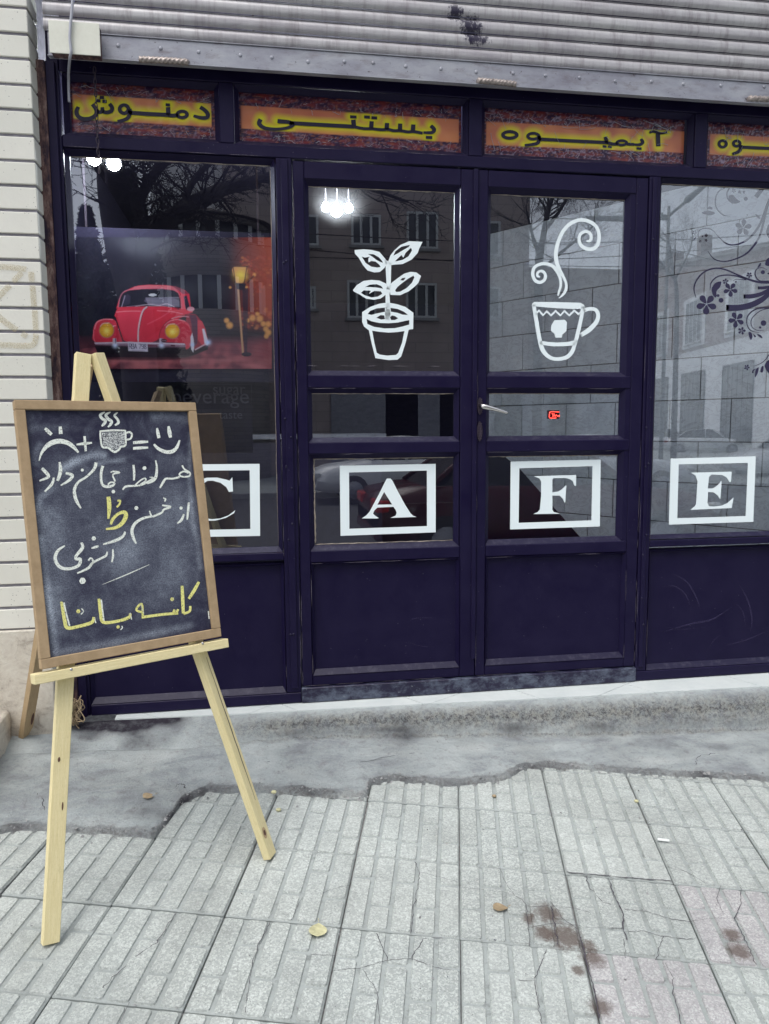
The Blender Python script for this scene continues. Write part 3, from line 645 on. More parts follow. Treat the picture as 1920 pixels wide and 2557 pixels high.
# slanting wall clad with marble tiles, each one built
mw = thing('marble_wall', None, None, (2.99, 2.03, 0)); tag(mw, kind='structure')
wd = Vector((-.56, .83, 0)).normalized(); wn = Vector((-wd.y, wd.x, 0)); wn = -wn if wn.y > 0 else wn
TW, TH_ = .445, .300; O = Vector((2.99, 2.03, 0))
bm = bmesh.new(); box(bm, 0, TW-.007, 0, .012, 0, TH_-.007, .001); bm.transform(Matrix(((wd.x, -wn.x, 0, 0), (wd.y, -wn.y, 0, 0), (0, 0, 1, 0), (0, 0, 0, 1))))
mme = bpy.data.meshes.new('marble_tile'); bmesh.ops.recalc_face_normals(bm, faces=bm.faces[:]); bm.to_mesh(mme); bm.free(); mme.materials.append(MAT['marble'])
Z0 = 1.853-6*.300
for a in range(-5, 6):
    for b in range(0, 9):
        if TW*(a+(.5 if b % 2 else 0)+.30) > 2.0: continue
        p = O+wd*(TW*(a+(.5 if b % 2 else 0)+.30)); o = link('marble_tile', mme, None, mw); o.location = Vector((p.x, p.y, Z0+TH_*b))-mw.location-wn*(-.002)
bm = bmesh.new(); q = [O+wd*-2.6-wn*.02, O+wd*2.3-wn*.02]
vv = [bm.verts.new((q[0].x, q[0].y, 0)), bm.verts.new((q[1].x, q[1].y, 0)), bm.verts.new((q[1].x, q[1].y, 2.74)), bm.verts.new((q[0].x, q[0].y, 2.74))]
bm.faces.new(vv); bm_obj('wall_core', bm, MAT['dirt'], mw)

# ================================================================== THE SHOP FRONT
# ---------- fixed frame: every rail and post its own part
sf = thing('shop_front', 'black painted metal shop front frame with two side windows, transom lights and kick panels', 'shop front', (.6, 0, 0))
YF, YB = -.028, .035
def member(name, x0, x1, z0, z1, yf=YF, yb=YB, parent=None, m=None, bev=.0025): return bx(name, x0, x1, yf, yb, z0, z1, m or MAT['paint'], parent or sf, bev)
member('frame_post', -.8855, -.8475, 0, 2.46)
member('head_rail', -.846, 2.5, 2.283, 2.46); member('transom_rail', -.846, 2.5, 2.036, 2.077)
for a, b in ((-.312, -.262), (.602, .652), (1.518, 1.571), (2.44, 2.5)): member('transom_post', a, b, 2.0775, 2.2825)
member('frame_post', -.118, -.062, .0405, 2.0355); member('frame_post', 1.3335, 1.380, .0405, 2.0355); member('frame_post', 2.42, 2.5, 0, 2.0355)
member('edge_strip', -.102, -.075, .0585, 2.03, YF-.007, YF-.001); member('edge_strip', 1.345, 1.364, .0585, 2.03, YF-.007, YF-.001)
member('bottom_rail', -.846, -.0625, 0, .04, YF-.004); member('bottom_rail', 1.3335, 2.419, 0, .04, YF-.004)
member('threshold', -.0615, 1.3330, 0, .0585, YF-.010, YB, m=MAT['worn'])
member('window_rail', -.846, -.1185, .566, .594); member('window_rail', 1.3805, 2.4195, .566, .594)
def beads(parent, x0, x1, z0, z1, wx=.016, wz=.018, yi=.0, yo=-.024, names='bead', bottom=None):
    """mitred sloping strips round an opening: inner edge at yi, outer edge at yo"""
    bz = bottom or wz
    I = [(x0, z0), (x1, z0), (x1, z1), (x0, z1)]; O_ = [(x0-wx, z0-bz), (x1+wx, z0-bz), (x1+wx, z1+wz), (x0-wx, z1+wz)]
    for k in range(4):
        a, b = k, (k+1) % 4; bm = bmesh.new()
        def P(q, y, e=0): return bm.verts.new((q[0], y, q[1]))
        ia, ib, oa, ob = P(I[a], yi), P(I[b], yi), P(O_[a], yo), P(O_[b], yo); ba, bb, ca, cb_ = P(I[a], .0052), P(I[b], .0052), P(O_[a], .0052), P(O_[b], .0052)
        for f in ((oa, ob, ib, ia), (ia, ib, bb, ba), (oa, ca, cb_, ob), (ca, ba, bb, cb_), (oa, ia, ba, ca), (ob, cb_, bb, ib)): bm.faces.new(f)
        bm_obj(names, bm, MAT['bead'] if k == 0 else MAT['paint'], parent)  # bottom strip paler: the sky light on its slope is in the colour
def pane(parent, x0, x1, z0, z1, y=.006):
    bm = bmesh.new(); vv = [bm.verts.new(p) for p in ((x0-.006, y, z0-.006), (x1+.006, y, z0-.006), (x1+.006, y, z1+.006), (x0-.006, y, z1+.006))]
    bm.faces.new(vv); bm.faces.ensure_lookup_table(); bm.normal_update()
    if bm.faces[0].normal.y > 0: bm.faces[0].normal_flip()
    return bm_obj('pane', bm, MAT['glass'], parent, recalc=False)
def puttyline(parent, x0, x1, z, r=.0022, v=None):
    bm = bmesh.new(); rn_ = random.Random(int(abs(x0*1000+z*77))); n = 26
    if v is None: P = [(x0+(x1-x0)*k/n, .001, z+rn_.gauss(0, .0006)) for k in range(n+1)]
    else: P = [(x0+rn_.gauss(0, .0008), .001, z+(v-z)*k/n) for k in range(n+1)]
    tube(bm, P, [r*rn_.uniform(.35, 1.15) for _ in P], 6); return bm_obj('putty', bm, MAT['putty'], parent)
def kick(parent, x0, x1, z0, z1):
    bx('kick_panel', x0-.004, x1+.004, -.006, .012, z0-.004, z1+.004, MAT['paint'], parent, 0)
    beads(parent, x0+.012, x1-.012, z0+.021, z1-.012, .0115, .0115, -.0075, -.026, 'panel_bead', .0205)
W1P = pane(sf, -.830, -.137, .614, 2.015); beads(sf, -.830, -.137, .614, 2.015, .0135, .018); puttyline(sf, -.83, -.137, 2.014); puttyline(sf, -.138, 0, .62, .0010, 2.0)
W2P = pane(sf, 1.398, 2.40, .614, 2.019); beads(sf, 1.398, 2.40, .614, 2.019, .0155, .015); puttyline(sf, 1.4, 2.39, 2.0185)
kick(sf, -.845, -.1205, .0415, .552); kick(sf, 1.383, 2.417, .0415, .552)
TR = [(-.823, -.330), (-.244, .584), (.670, 1.500), (1.589, 2.420)]
TP = []
for a, b in TR:
    beads(sf, a, b, 2.096, 2.264, .0165, .0175, .0, -.020, 'transom_bead')
# the little bolts and knocks on the posts
rn = random.Random(9); scb = bmesh.new(); lathe(scb, [(.0045, 0), (.0045, .002), (.002, .0035)], 8, Matrix.Rotation(PI/2, 4, 'X')); sme = bpy.data.meshes.new('screw'); scb.to_mesh(sme); scb.free(); sme.materials.append(MAT['bead'])
for x in (-.10, -.085, 1.349, 1.362):
    for z in (.3, .85, 1.1, 1.75, .62): link('screw', sme, None, sf).location = Vector((x+rn.uniform(-.004, .004), YF-.0065, z+rn.uniform(-.1, .1)))-sf.location

# ---------- door leaves
def leaf(label, x0, x1, gx0, gx1, kx0, kx1, ztop, zbot=.0615):
    d = thing('door', label, 'door', ((x0+x1)/2, 0, zbot)); yf = -.024
    U, M_, L = (1.281, 1.950), (1.029, 1.196), (.614, .948)
    def mem(n, a, b, c, e): return bx(n, a, b, yf, .03, c, e, MAT['paint'], d, .003)
    sl = min(gx0-.0165, kx0); sr = max(gx1+.0165, kx1)
    mem('stile', x0, sl-.0005, zbot, ztop); mem('stile', sr+.0005, x1, zbot, ztop)
    zz_ = [(zbot, .1015), (.549, U[0]*0+L[0]-.0185), (L[1]+.0185, M_[0]-.0185), (M_[1]+.0185, U[0]-.0185), (U[1]+.0185, ztop)]
    for a, b in zz_: mem('rail', sl, sr, a, b)
    P = []
    for a, b in (U, M_, L):
        beads(d, gx0, gx1, a, b, gx0-sl-.0002, .018, .0, yf+.003)
        if sr-gx1 > .02: bx('jamb_strip', gx1+.0162, sr-.0003, yf+.004, .02, a-.0178, b+.0178, MAT['paint'], d, 0)
        P.append(pane(d, gx0, gx1, a, b)); puttyline(d, gx0, gx1, b-.0012)
    kick(d, sl+.001, sr-.001, .1025, .548)
    return d, P
D1, P1 = leaf('left leaf of the black double door with the plant sticker and letter A', -.0575, .6365, 0.0, .553, -.016, .573, 2.030)
D2, P2 = leaf('right leaf of the black double door with the cup sticker, letter F and chrome handle', .6395, 1.3305, .696, 1.243, .681, 1.281, 2.030)
puttyline(D1, .0035, 0, .622, .0034, .945); puttyline(D1, .004, .55, .6165, .002)
bx('cover_strip', .6205, .6385, -.033, -.0245, .135, 2.03, MAT['paint'], D1, .002)
# handle and lock plates of the right leaf
def plate(name, x, z, h, wdt=.022):
    bm = bmesh.new(); add_poly(bm, [(x+wdt/2*math.cos(t)*(1 if abs(math.sin(t)) < .7 else .8), z+h/2*math.sin(t)) for t in np.linspace(0, 2*PI, 24, endpoint=False)], [], lambda u, v: Vector((u, -.030, v)))
    g = bmesh.ops.extrude_face_region(bm, geom=bm.faces[:]); bmesh.ops.translate(bm, verts=[e for e in g['geom'] if isinstance(e, bmesh.types.BMVert)], vec=(0, .006, 0))
    for k in range(7):
        for s in (-1, 1): lathe(bm, [(.0028, 0), (.0028, .0015), (.001, .003)], 8, Matrix.Translation((x+s*wdt*.25, -.0298, z+h*(k-3)/8)) @ Matrix.Rotation(PI/2, 4, 'X'))
    return bm_obj(name, bm, MAT['iron'], D2)
hp = onY(1199, 1014, -.03); kp = onY(1198, 1077, -.03)
pl = plate('handle_plate', hp.x, hp.z, .066); plate('key_plate', kp.x, kp.z, .078)
a, b = onY(1201, 1014, -.07), onY(1268, 1031.5, -.075)
bm = bmesh.new(); tube(bm, [Vector((hp.x, -.03, hp.z)), Vector((hp.x, -.045, hp.z)), Vector((hp.x+.002, -.062, hp.z)), a+Vector((.002, 0, -.001))], [.0075, .007, .0075, .008], 12)
P = [a+(b-a)*t+Vector((0, -.004*math.sin(PI*t), .0015*math.sin(PI*t))) for t in np.linspace(0, 1, 14)]
tube(bm, P, [.0075, .0105, .0112, .0108, .0102, .0096, .009, .0084, .0078, .0072, .0068, .0065, .0066, .0045], 12)
bm_obj('handle', bm, MAT['chrome'], D2, True)

# ---------- stickers
YS = .0045                                                        # on the outside of the glass
def sticker(name, label, parent, fill, m=None):
    bm = bmesh.new(); fill(bm); o = decal(name, bm, m or MAT['white'], parent)
    g = parent.parent
    o.location = -(parent.location+g.location)
    tag(o, label); return o
z4 = zoom(700, 430, .3251, YS)
def plant(bm):
    add_poly(bm, [(570, 598), (640, 592), (700, 597), (760, 612), (808, 668), (818, 700), (800, 735), (765, 766), (720, 770), (670, 755), (635, 715), (600, 655), (572, 625)],
        [[(672, 628), (715, 630), (755, 652), (780, 680), (788, 696), (768, 690), (735, 672), (705, 648)], [(624, 648), (652, 656), (688, 648), (676, 662), (677, 694), (697, 682), (730, 686), (760, 710), (770, 728), (745, 733), (700, 726), (656, 698)]], z4)
    add_poly(bm, [(826, 694), (845, 640), (875, 600), (920, 560), (990, 530), (1092, 535), (1065, 590), (1055, 620), (1010, 670), (940, 705), (880, 710), (840, 714)],
        [[(868, 640), (885, 605), (930, 572), (995, 558), (985, 575), (940, 600), (900, 625)], [(880, 684), (930, 636), (945, 656), (963, 618), (1003, 580), (1012, 600), (985, 645), (942, 672), (895, 684)]], z4)
    add_poly(bm, [(806, 672), (852, 700), (848, 860), (838, 940), (842, 1004), (846, 1074), (842, 1138), (806, 1132), (804, 1072), (808, 1000), (808, 940), (815, 860)], [], z4)
    add_poly(bm, [(557, 905), (590, 865), (640, 835), (700, 827), (760, 832), (820, 860), (838, 900), (812, 940), (770, 970), (720, 980), (660, 972), (610, 940), (565, 917)],
        [[(648, 883), (690, 863), (740, 860), (775, 875), (790, 895), (740, 886), (690, 882)], [(619, 927), (640, 908), (695, 910), (681, 934), (722, 912), (770, 915), (784, 933), (750, 955), (700, 962), (650, 946)]], z4)
    add_poly(bm, [(835, 872), (860, 845), (900, 815), (950, 780), (1000, 765), (1045, 770), (1080, 797), (1060, 850), (1030, 880), (985, 915), (920, 945), (846, 942)],
        [[(920, 830), (935, 813), (962, 810), (947, 832)], [(882, 906), (900, 880), (950, 840), (990, 812), (1022, 795), (1030, 808), (1010, 850), (970, 890), (920, 918), (888, 920)]], z4)
    add_poly(bm, [(628, 1075), (690, 1035), (760, 1010), (800, 1004), (840, 1003), (900, 1015), (960, 1035), (1022, 1080), (1020, 1205), (995, 1208), (985, 1212), (962, 1310), (928, 1415), (900, 1440), (830, 1443), (730, 1428), (700, 1310), (680, 1215), (642, 1185), (628, 1150)],
        [[(670, 1090), (690, 1065), (740, 1046), (803, 1040), (803, 1072), (740, 1085), (700, 1096)], [(846, 1042), (900, 1050), (950, 1072), (980, 1096), (940, 1095), (900, 1080), (850, 1072)], [(737, 1118), (770, 1098), (798, 1100), (803, 1128), (775, 1132)], [(842, 1115), (857, 1100), (880, 1105), (905, 1122), (880, 1135), (852, 1136)],
         [(662, 1127), (700, 1145), (760, 1158), (830, 1160), (900, 1155), (960, 1142), (990, 1136), (990, 1170), (940, 1185), (880, 1198), (800, 1200), (720, 1188), (668, 1166)], [(705, 1217), (760, 1226), (830, 1232), (900, 1228), (953, 1220), (935, 1310), (905, 1388), (888, 1404), (820, 1409), (765, 1401), (740, 1387), (720, 1300)]], z4)
sticker('plant_sticker', 'white sticker of a four leaf plant in a pot', P1[0], plant)
z5 = zoom(1180, 430, .4455, YS)
def cup(bm):
    add_ribbon(bm, [(637, 384), (654, 386), (665, 366), (655, 340), (630, 333), (604, 348), (597, 380), (610, 412), (642, 430), (680, 427), (704, 397), (708, 345), (690, 302), (650, 275), (600, 268), (550, 287), (508, 330), (480, 390), (467, 450), (470, 500), (486, 545), (508, 585), (524, 625), (522, 660), (505, 688), (482, 707)],
        [9, 14, 17, 17, 17, 17, 18, 19, 20, 20, 20, 19, 19, 20, 20, 20, 20, 20, 22, 22, 20, 16, 14, 16, 12, 3], z5, 6)
    add_ribbon(bm, [(478, 694), (484, 670), (494, 635), (490, 592), (470, 550), (440, 521), (390, 513), (348, 533), (337, 570), (350, 606), (378, 617), (403, 602), (407, 573), (388, 554), (366, 562), (363, 580), (378, 588)], [6, 12, 14, 16, 20, 18, 17, 17, 18, 18, 18, 17, 16, 15, 14, 13, 11], z5, 6)
    add_poly(bm, [(333, 738), (345, 727), (460, 728), (605, 732), (626, 745), (628, 765), (560, 766), (460, 762), (352, 752), (335, 756)], [], z5)
    add_ribbon(bm, [(342, 742), (357, 830), (372, 920), (388, 985), (412, 1022), (445, 1043), (485, 1047), (530, 1035), (558, 1005), (574, 960), (590, 900), (608, 820), (620, 750)], [20, 22, 22, 24, 22, 20, 20, 22, 22, 20, 22, 20, 20], z5, 5)
    add_ribbon(bm, [(352, 797), (372, 775), (395, 802), (415, 780), (440, 803), (465, 778), (492, 803), (515, 778), (542, 803), (570, 776), (592, 795), (608, 786)], 13, z5, 1, False)
    add_poly(bm, [(458, 830), (515, 827), (528, 840), (526, 890), (503, 910), (500, 927), (465, 928), (458, 905), (439, 888), (441, 860)], [], z5)
    add_poly(bm, [(373, 944), (420, 951), (470, 955), (530, 952), (577, 941), (588, 945), (575, 970), (520, 975), (450, 976), (400, 969), (378, 966)], [], z5)
    add_ribbon(bm, [(622, 776), (655, 766), (690, 772), (704, 805), (690, 845), (652, 884), (606, 914)], [22, 20, 20, 22, 24, 26, 22], z5, 6)
sticker('cup_sticker', 'white sticker of a steaming cup with a curled plume', P2[0], cup)
def framed(T, outer, inner, *letters):
    def f(bm):
        add_poly(bm, outer, [inner], T)
        for l in letters: add_poly(bm, l[0], l[1:], T)
    return f
zA = zoom(700, 930, .3251, YS); zF = zoom(1180, 930, .4455, YS); zC = zoom(0, 860, .4335, YS)
sticker('letter_sticker', 'white framed letter A', P1[2], framed(zA, [(456, 717), (1193, 702), (1193, 1228), (462, 1255)], [(527, 768), (1125, 754), (1126, 1180), (530, 1201)],
  ([(818, 815), (845, 815), (860, 830), (900, 910), (960, 1020), (1000, 1083), (1022, 1102), (1047, 1110), (845, 1117), (885, 1100), (893, 1080), (885, 1055), (868, 1032), (745, 1038), (722, 1060), (712, 1085), (725, 1098), (757, 1119), (740, 1122), (625, 1121), (660, 1098), (685, 1070), (720, 1005), (760, 930), (800, 848)], [(797, 918), (745, 1016), (858, 1014)])))
sticker('letter_sticker', 'white framed letter F', P2[2], framed(zF, [(213, 500), (718, 488), (713, 863), (210, 880)], [(262, 537), (672, 525), (666, 829), (258, 843)],
  ([(343, 581), (580, 575), (580, 638), (568, 630), (562, 610), (545, 598), (520, 592), (455, 592), (447, 600), (447, 672), (480, 667), (500, 655), (526, 630), (518, 735), (505, 707), (488, 690), (447, 690), (447, 770), (455, 782), (490, 792), (340, 794), (365, 782), (377, 768), (384, 690), (384, 612), (375, 595)],)))
sticker('letter_sticker', 'white framed letter E', W2P, framed(zF, [(1110, 483), (1587, 470), (1573, 837), (1100, 853)], [(1155, 515), (1543, 507), (1530, 805), (1147, 817)],
  ([(1222, 562), (1452, 556), (1448, 612), (1440, 615), (1425, 590), (1400, 575), (1340, 572), (1325, 585), (1318, 650), (1345, 650), (1370, 635), (1396, 607), (1388, 712), (1375, 690), (1350, 672), (1320, 670), (1316, 730), (1325, 750), (1350, 752), (1400, 745), (1430, 730), (1463, 700), (1452, 760), (1220, 770), (1245, 750), (1253, 735), (1260, 610), (1250, 577)],)))
sticker('letter_sticker', 'white framed letter C, partly behind the chalkboard', W1P, framed(zC, [(942, 692), (1495, 688), (1498, 1103), (945, 1113)], [(995, 729), (1438, 725), (1442, 1063), (998, 1072)],
  ([(1322, 785), (1338, 765), (1342, 847), (1318, 850), (1303, 822), (1270, 797), (1225, 785), (1195, 786), (1160, 810), (1140, 860), (1138, 920), (1155, 970), (1185, 1000), (1220, 1007), (1270, 1002), (1315, 985), (1355, 955), (1348, 972), (1300, 1000), (1240, 1015), (1180, 1016), (1120, 990), (1080, 940), (1072, 885), (1090, 825), (1135, 785), (1190, 768), (1250, 767), (1300, 778)],)))
# floral sticker of the right window
zVi, zVo = zoom(1560, 440, .2351, .0095), zoom(1560, 440, .2351, .0042)
zV = lambda x, y: zVi(x, y) if y < 690 else zVo(x, y)      # one sticker; lower part set outside the glass so reflections don't pale it
def flower(bm, cx, cy, R, a0=90, n=5):
    for k in range(n):
        t = math.radians(a0+360*k/n); c, s = math.cos(t), math.sin(t)
        P = [(.08, 0), (.35, .18), (.7, .30), (.95, .16), (1.0, 0), (.95, -.16), (.7, -.30), (.35, -.18)]
        add_poly(bm, [(cx+R*(c*u-s*v), cy+R*(s*u+c*v)) for u, v in P], [], zV, 3)
def flourish(bm):
    for pts, wd_ in [([(757, 1290), (735, 1200), (760, 1110), (840, 1020), (950, 980), (1060, 990), (1180, 1040), (1300, 1090), (1420, 1125), (1531, 1130), (1750, 1110)], [4, 12, 16, 16, 16, 16, 16, 22, 22, 22, 22]),
        ([(905, 1210), (918, 1130), (980, 1070), (1070, 1050), (1180, 1060), (1290, 1095)], [4, 12, 14, 14, 14, 14]), ([(1150, 1115), (1185, 1095), (1290, 1103)], [3, 6, 8]),
        ([(880, 795), (950, 880), (1050, 905), (1160, 885), (1280, 830), (1370, 740), (1430, 640), (1470, 500), (1500, 370), (1535, 270), (1640, 60)], [3, 10, 12, 14, 18, 20, 22, 24, 26, 30, 30]),
        ([(778, 645), (790, 580), (850, 552), (930, 572), (1000, 650), (1080, 715), (1160, 730), (1260, 700), (1350, 630), (1430, 520), (1480, 400), (1525, 280), (1620, 60)], [12, 10, 10, 9, 9, 12, 14, 20, 24, 26, 28, 30, 30]),
        ([(1412, 1187), (1470, 1186), (1531, 1180), (1750, 1170)], [32, 32, 32, 34]), ([(1262, 1278), (1350, 1275), (1450, 1250), (1540, 1205), (1750, 1120)], [46, 46, 42, 38, 38]), ([(1078, 1395), (1200, 1398), (1330, 1372), (1450, 1315), (1545, 1240), (1750, 1100)], [62, 64, 62, 56, 44, 44]),
        ([(1120, 426), (1040, 410), (970, 330), (965, 230), (1000, 160), (1060, 125)], [4, 12, 14, 14, 12, 10]), ([(1150, 296), (1095, 245), (1085, 180), (1110, 130)], [4, 12, 14, 12]), ([(1392, 222), (1470, 120)], [46, 46]),
        ([(1531, 1115), (1430, 1110), (1385, 1050), (1400, 988), (1460, 972), (1510, 995)], [14, 12, 12, 10, 6, 3]), ([(1540, 1398), (1400, 1410), (1310, 1480), (1297, 1570), (1340, 1640), (1430, 1660)], [16, 14, 12, 10, 8, 3]), ([(1540, 1402), (1440, 1430), (1352, 1510), (1347, 1590), (1400, 1635), (1480, 1635)], [10, 8, 8, 7, 6, 3]), ([(1370, 2020), (1450, 1985), (1510, 1930), (1600, 1790)], [3, 6, 8, 12])]:
        add_ribbon(bm, pts, wd_, zV, 5)
    for P in [[(1110, 205), (1150, 200), (1185, 240), (1225, 272), (1170, 292), (1120, 275), (1100, 240)], [(815, 390), (870, 368), (925, 375), (958, 392), (920, 415), (860, 408)], [(873, 345), (900, 322), (930, 335), (926, 356), (905, 350)], [(1385, 405), (1418, 415), (1440, 455), (1407, 440)], [(1025, 1120), (960, 1135), (922, 1200), (940, 1270), (972, 1286), (976, 1220), (1010, 1180)],
        [(1315, 1655), (1345, 1665), (1356, 1705), (1340, 1740), (1320, 1700)], [(1363, 1678), (1393, 1698), (1380, 1712)], [(1405, 1675), (1445, 1690), (1462, 1722), (1422, 1702)], [(1408, 975), (1425, 935), (1447, 920), (1440, 955)], [(1350, 2085), (1362, 2055), (1395, 2045), (1370, 2065), (1366, 2092)], [(1385, 2135), (1388, 2060), (1422, 2030), (1412, 2090)], [(1440, 2075), (1456, 2022), (1474, 2022), (1466, 2082)], [(1488, 2030), (1512, 1965), (1560, 1960), (1560, 2110)],
        [(1490, 940), (1510, 880), (1545, 870), (1540, 950)], [(720, 685), (755, 640), (752, 668)], [(1500, 600), (1530, 505), (1560, 510), (1550, 670)], [(1200, 175), (1222, 150), (1235, 185)], [(1250, 160), (1280, 155), (1268, 188)]]:
        add_poly(bm, P, [], zV, 4)
    for cx, cy, r in [(1285, 240, 22), (865, 628, 18), (825, 640, 8), (990, 1268, 16), (1022, 1318, 26), (1180, 1122, 9), (1466, 1020, 22), (1473, 1560, 30), (1437, 1607, 13), (1300, 413, 7), (1525, 1035, 10)]: add_poly(bm, circ(cx, cy, r), [], zV)
    for cx, cy, R, a0 in [(1258, 545, 88, 60), (740, 600, 26, 10), (868, 1360, 108, 92), (1122, 1205, 76, 88), (1070, 1118, 32, 60), (1322, 1050, 32, 20), (1185, 1525, 84, 100), (1242, 1642, 42, 70), (1297, 2030, 30, 80), (862, 682, 16, 0), (1158, 155, 24, 20), (800, 690, 16, 30)]: flower(bm, cx, cy, R, a0)
sticker('floral_sticker', 'dark sticker of scrolls, drops and five petal flowers', W2P, flourish, MAT['black_vinyl'])

# ---------- scuffs, scratches and rubbed edges on the paint
MAT['scuff'] = m_chalk('rubbed_paint', (.15, .135, .16), .42, .66); MAT['scratch'] = m_chalk('faint_scratch', (.030, .025, .062), .34, .60)
def wear(parent, lines, y, wd_, seed, dens=.5):
    bm = bmesh.new(); r_ = random.Random(seed)
    for (x0, z0), (x1, z1) in lines:
        L = math.hypot(x1-x0, z1-z0); t = 0
        while t < L:
            l_ = r_.uniform(.02, .16); g_ = r_.expovariate(1/(l_*(1-dens)/dens+.01))
            if t+l_ > L: break
            P = [(x0+(x1-x0)*(t+l_*k/4)/L+r_.gauss(0, .0004), z0+(z1-z0)*(t+l_*k/4)/L+r_.gauss(0, .0004)) for k in range(5)]
            add_ribbon(bm, P, [wd_*.3, wd_*r_.uniform(.6, 1.2), wd_*r_.uniform(.5, 1.3), wd_, wd_*.2], lambda u, v: Vector((u, y, v)), 1, False, False); t += l_+g_
    o = decal('rubbed_edge', bm, MAT['scuff'], parent); tag(o, kind='stuff')
wear(D1, [((-.0560, .07), (-.0560, 2.02)), ((-.0560, .9), (-.0560, 1.9)), ((-.016, .5465), (.572, .5465)), ((-.0165, .11), (-.0165, .54)), ((-.0168, 1.2975), (.569, 1.2975)), ((.0, 1.2135), (.56, 1.2135)), ((.1, .966), (.5, .966)), ((-.05, .0635), (.62, .0635))], -.0262, .0017, 3, .5)
wear(D2, [((.682, .5465), (1.28, .5465)), ((1.3285, .08), (1.3285, 1.2)), ((.6413, .1), (.6413, 1.95)), ((.682, 1.2142), (1.27, 1.2142)), ((.682, .966), (1.27, .966)), ((.645, .0635), (1.32, .0635)), ((1.281, .1), (1.281, .54))], -.0262, .0014, 5, .35)
wear(sf, [((-.119, .1), (-.119, 1.95)), ((1.381, .1), (1.381, 2.0)), ((1.334, .1), (1.334, 2.0)), ((-.84, 2.0385), (-.13, 2.0385)), ((.0, 2.0755), (1.3, 2.0755)), ((-.84, .5665), (-.13, .5665)), ((1.385, .5665), (2.3, .5665)), ((-.063, .1), (-.063, 1.9))], -.0292, .0013, 8, .3)
bm = bmesh.new(); zk, zr = zoom(640, 1350, .3853, -.0068), zoom(1280, 1350, .3853, -.0068)
for T, pts, w_ in [(zk, [(985, 522), (1040, 502), (1145, 500)], 5), (zk, [(980, 656), (1060, 682), (1160, 690)], 4), (zk, [(630, 770), (645, 745), (655, 765)], 6), (zk, [(1050, 205), (1080, 190)], 3), (zk, [(460, 615), (475, 640)], 4), (zr, [(1040, 215), (1130, 270), (1190, 370), (1215, 450)], 9), (zr, [(970, 300), (1050, 295), (1120, 350), (1150, 430)], 7), (zr, [(1455, 260), (1520, 380), (1550, 500), (1540, 590)], 10), (zr, [(1440, 400), (1490, 460), (1510, 560)], 6), (zr, [(960, 595), (1150, 540), (1290, 510), (1420, 430)], 12), (zr, [(1380, 680), (1520, 640), (1660, 580)], 9), (zr, [(1270, 700), (1300, 650), (1360, 600)], 5), (zr, [(1000, 560), (1100, 575), (1250, 560)], 5), (zr, [(165, 540), (205, 541)], 4), (zr, [(40, 660), (120, 640)], 4), (zr, [(485, 459), (500, 461)], 5), (zr, [(1015, 400), (1015, 450)], 4)]:
    add_ribbon(bm, pts, [1.5]+[w_]*(len(pts)-2)+[1.5], T, 6, True, False)
o = decal('scratch', bm, MAT['scratch'], sf); tag(o, kind='stuff')

# ================================================================== OBJECTS
# ---------- roller shutter, rolled up above the shop front
YSH = -.088
sh = thing('roller_shutter', 'grey galvanised roller shutter pulled up, black tar smear on its slats', 'shutter', (.8, YSH, 2.3))
PIT = .0497
def slat_mesh():
    bm = bmesh.new(); prof = []
    for k in range(13):
        t = k/12; prof.append((-.0095*(1-abs(2*t-1)**3.2), t*(PIT-.0085)))
    prof += [(.004, PIT-.0080), (.009, PIT-.0045), (.004, PIT-.0008)]
    xs = [-.873+3.52*i/40 for i in range(41)]
    rows = [[bm.verts.new((x, y+.0012*noise.noise(Vector((x*3, z*20, 1))), z)) for y, z in prof] for x in xs]
    for a, b in zip(rows, rows[1:]):
        for k in range(len(prof)-1): bm.faces.new((a[k], b[k], b[k+1], a[k+1])).smooth = True
    me = bpy.data.meshes.new('slat'); bm.to_mesh(me); bm.free(); me.materials.append(MAT['slat']); return me
SMM = slat_mesh(); ZR0, ZR1 = 2.300, 2.379
for k in range(13):
    o = link('slat', SMM, None, sh); o.location = Vector((0, YSH, ZR1+.004+PIT*k))-sh.location
bm = bmesh.new(); box(bm, -.862, 2.60, YSH-.006, YSH+.012, ZR0, ZR1, .002); box(bm, -.862, 2.60, YSH-.010, YSH+.018, ZR1+.0002, ZR1+.0035, .001)
box(bm, -.862, 2.60, YSH-.020, YSH-.0062, ZR0-.003, ZR0+.0005, .0008)
rail = bm_obj('bottom_rail', bm, MAT['rail'], sh)
def sub(o, part): o.parent = part; o.location = -(part.location+part.parent.location); return o
rv = bmesh.new(); lathe(rv, [(.0070, 0), (.0066, .0015), (.0045, .003), (.002, .0035)], 10, Matrix.Rotation(PI/2, 4, 'X'))
rme = bpy.data.meshes.new('rivet'); rv.to_mesh(rme); rv.free(); rme.materials.append(MAT['rail'])
for px, py in [(295, 114), (401, 121), (496, 130), (600, 138), (679, 143.5), (769, 154.5), (860, 154), (932, 157), (1013, 166), (1101, 172), (1189, 180), (1281, 183), (1362, 189), (1447, 194), (1536, 203), (1626, 204), (1706, 210), (1908, 217), (1800, 214)]:
    p = onY(px, py, YSH-.006); o = link('rivet', rme, None, rail); o.location = Vector((p.x, YSH-.0055, p.z))-(rail.location+sh.location)
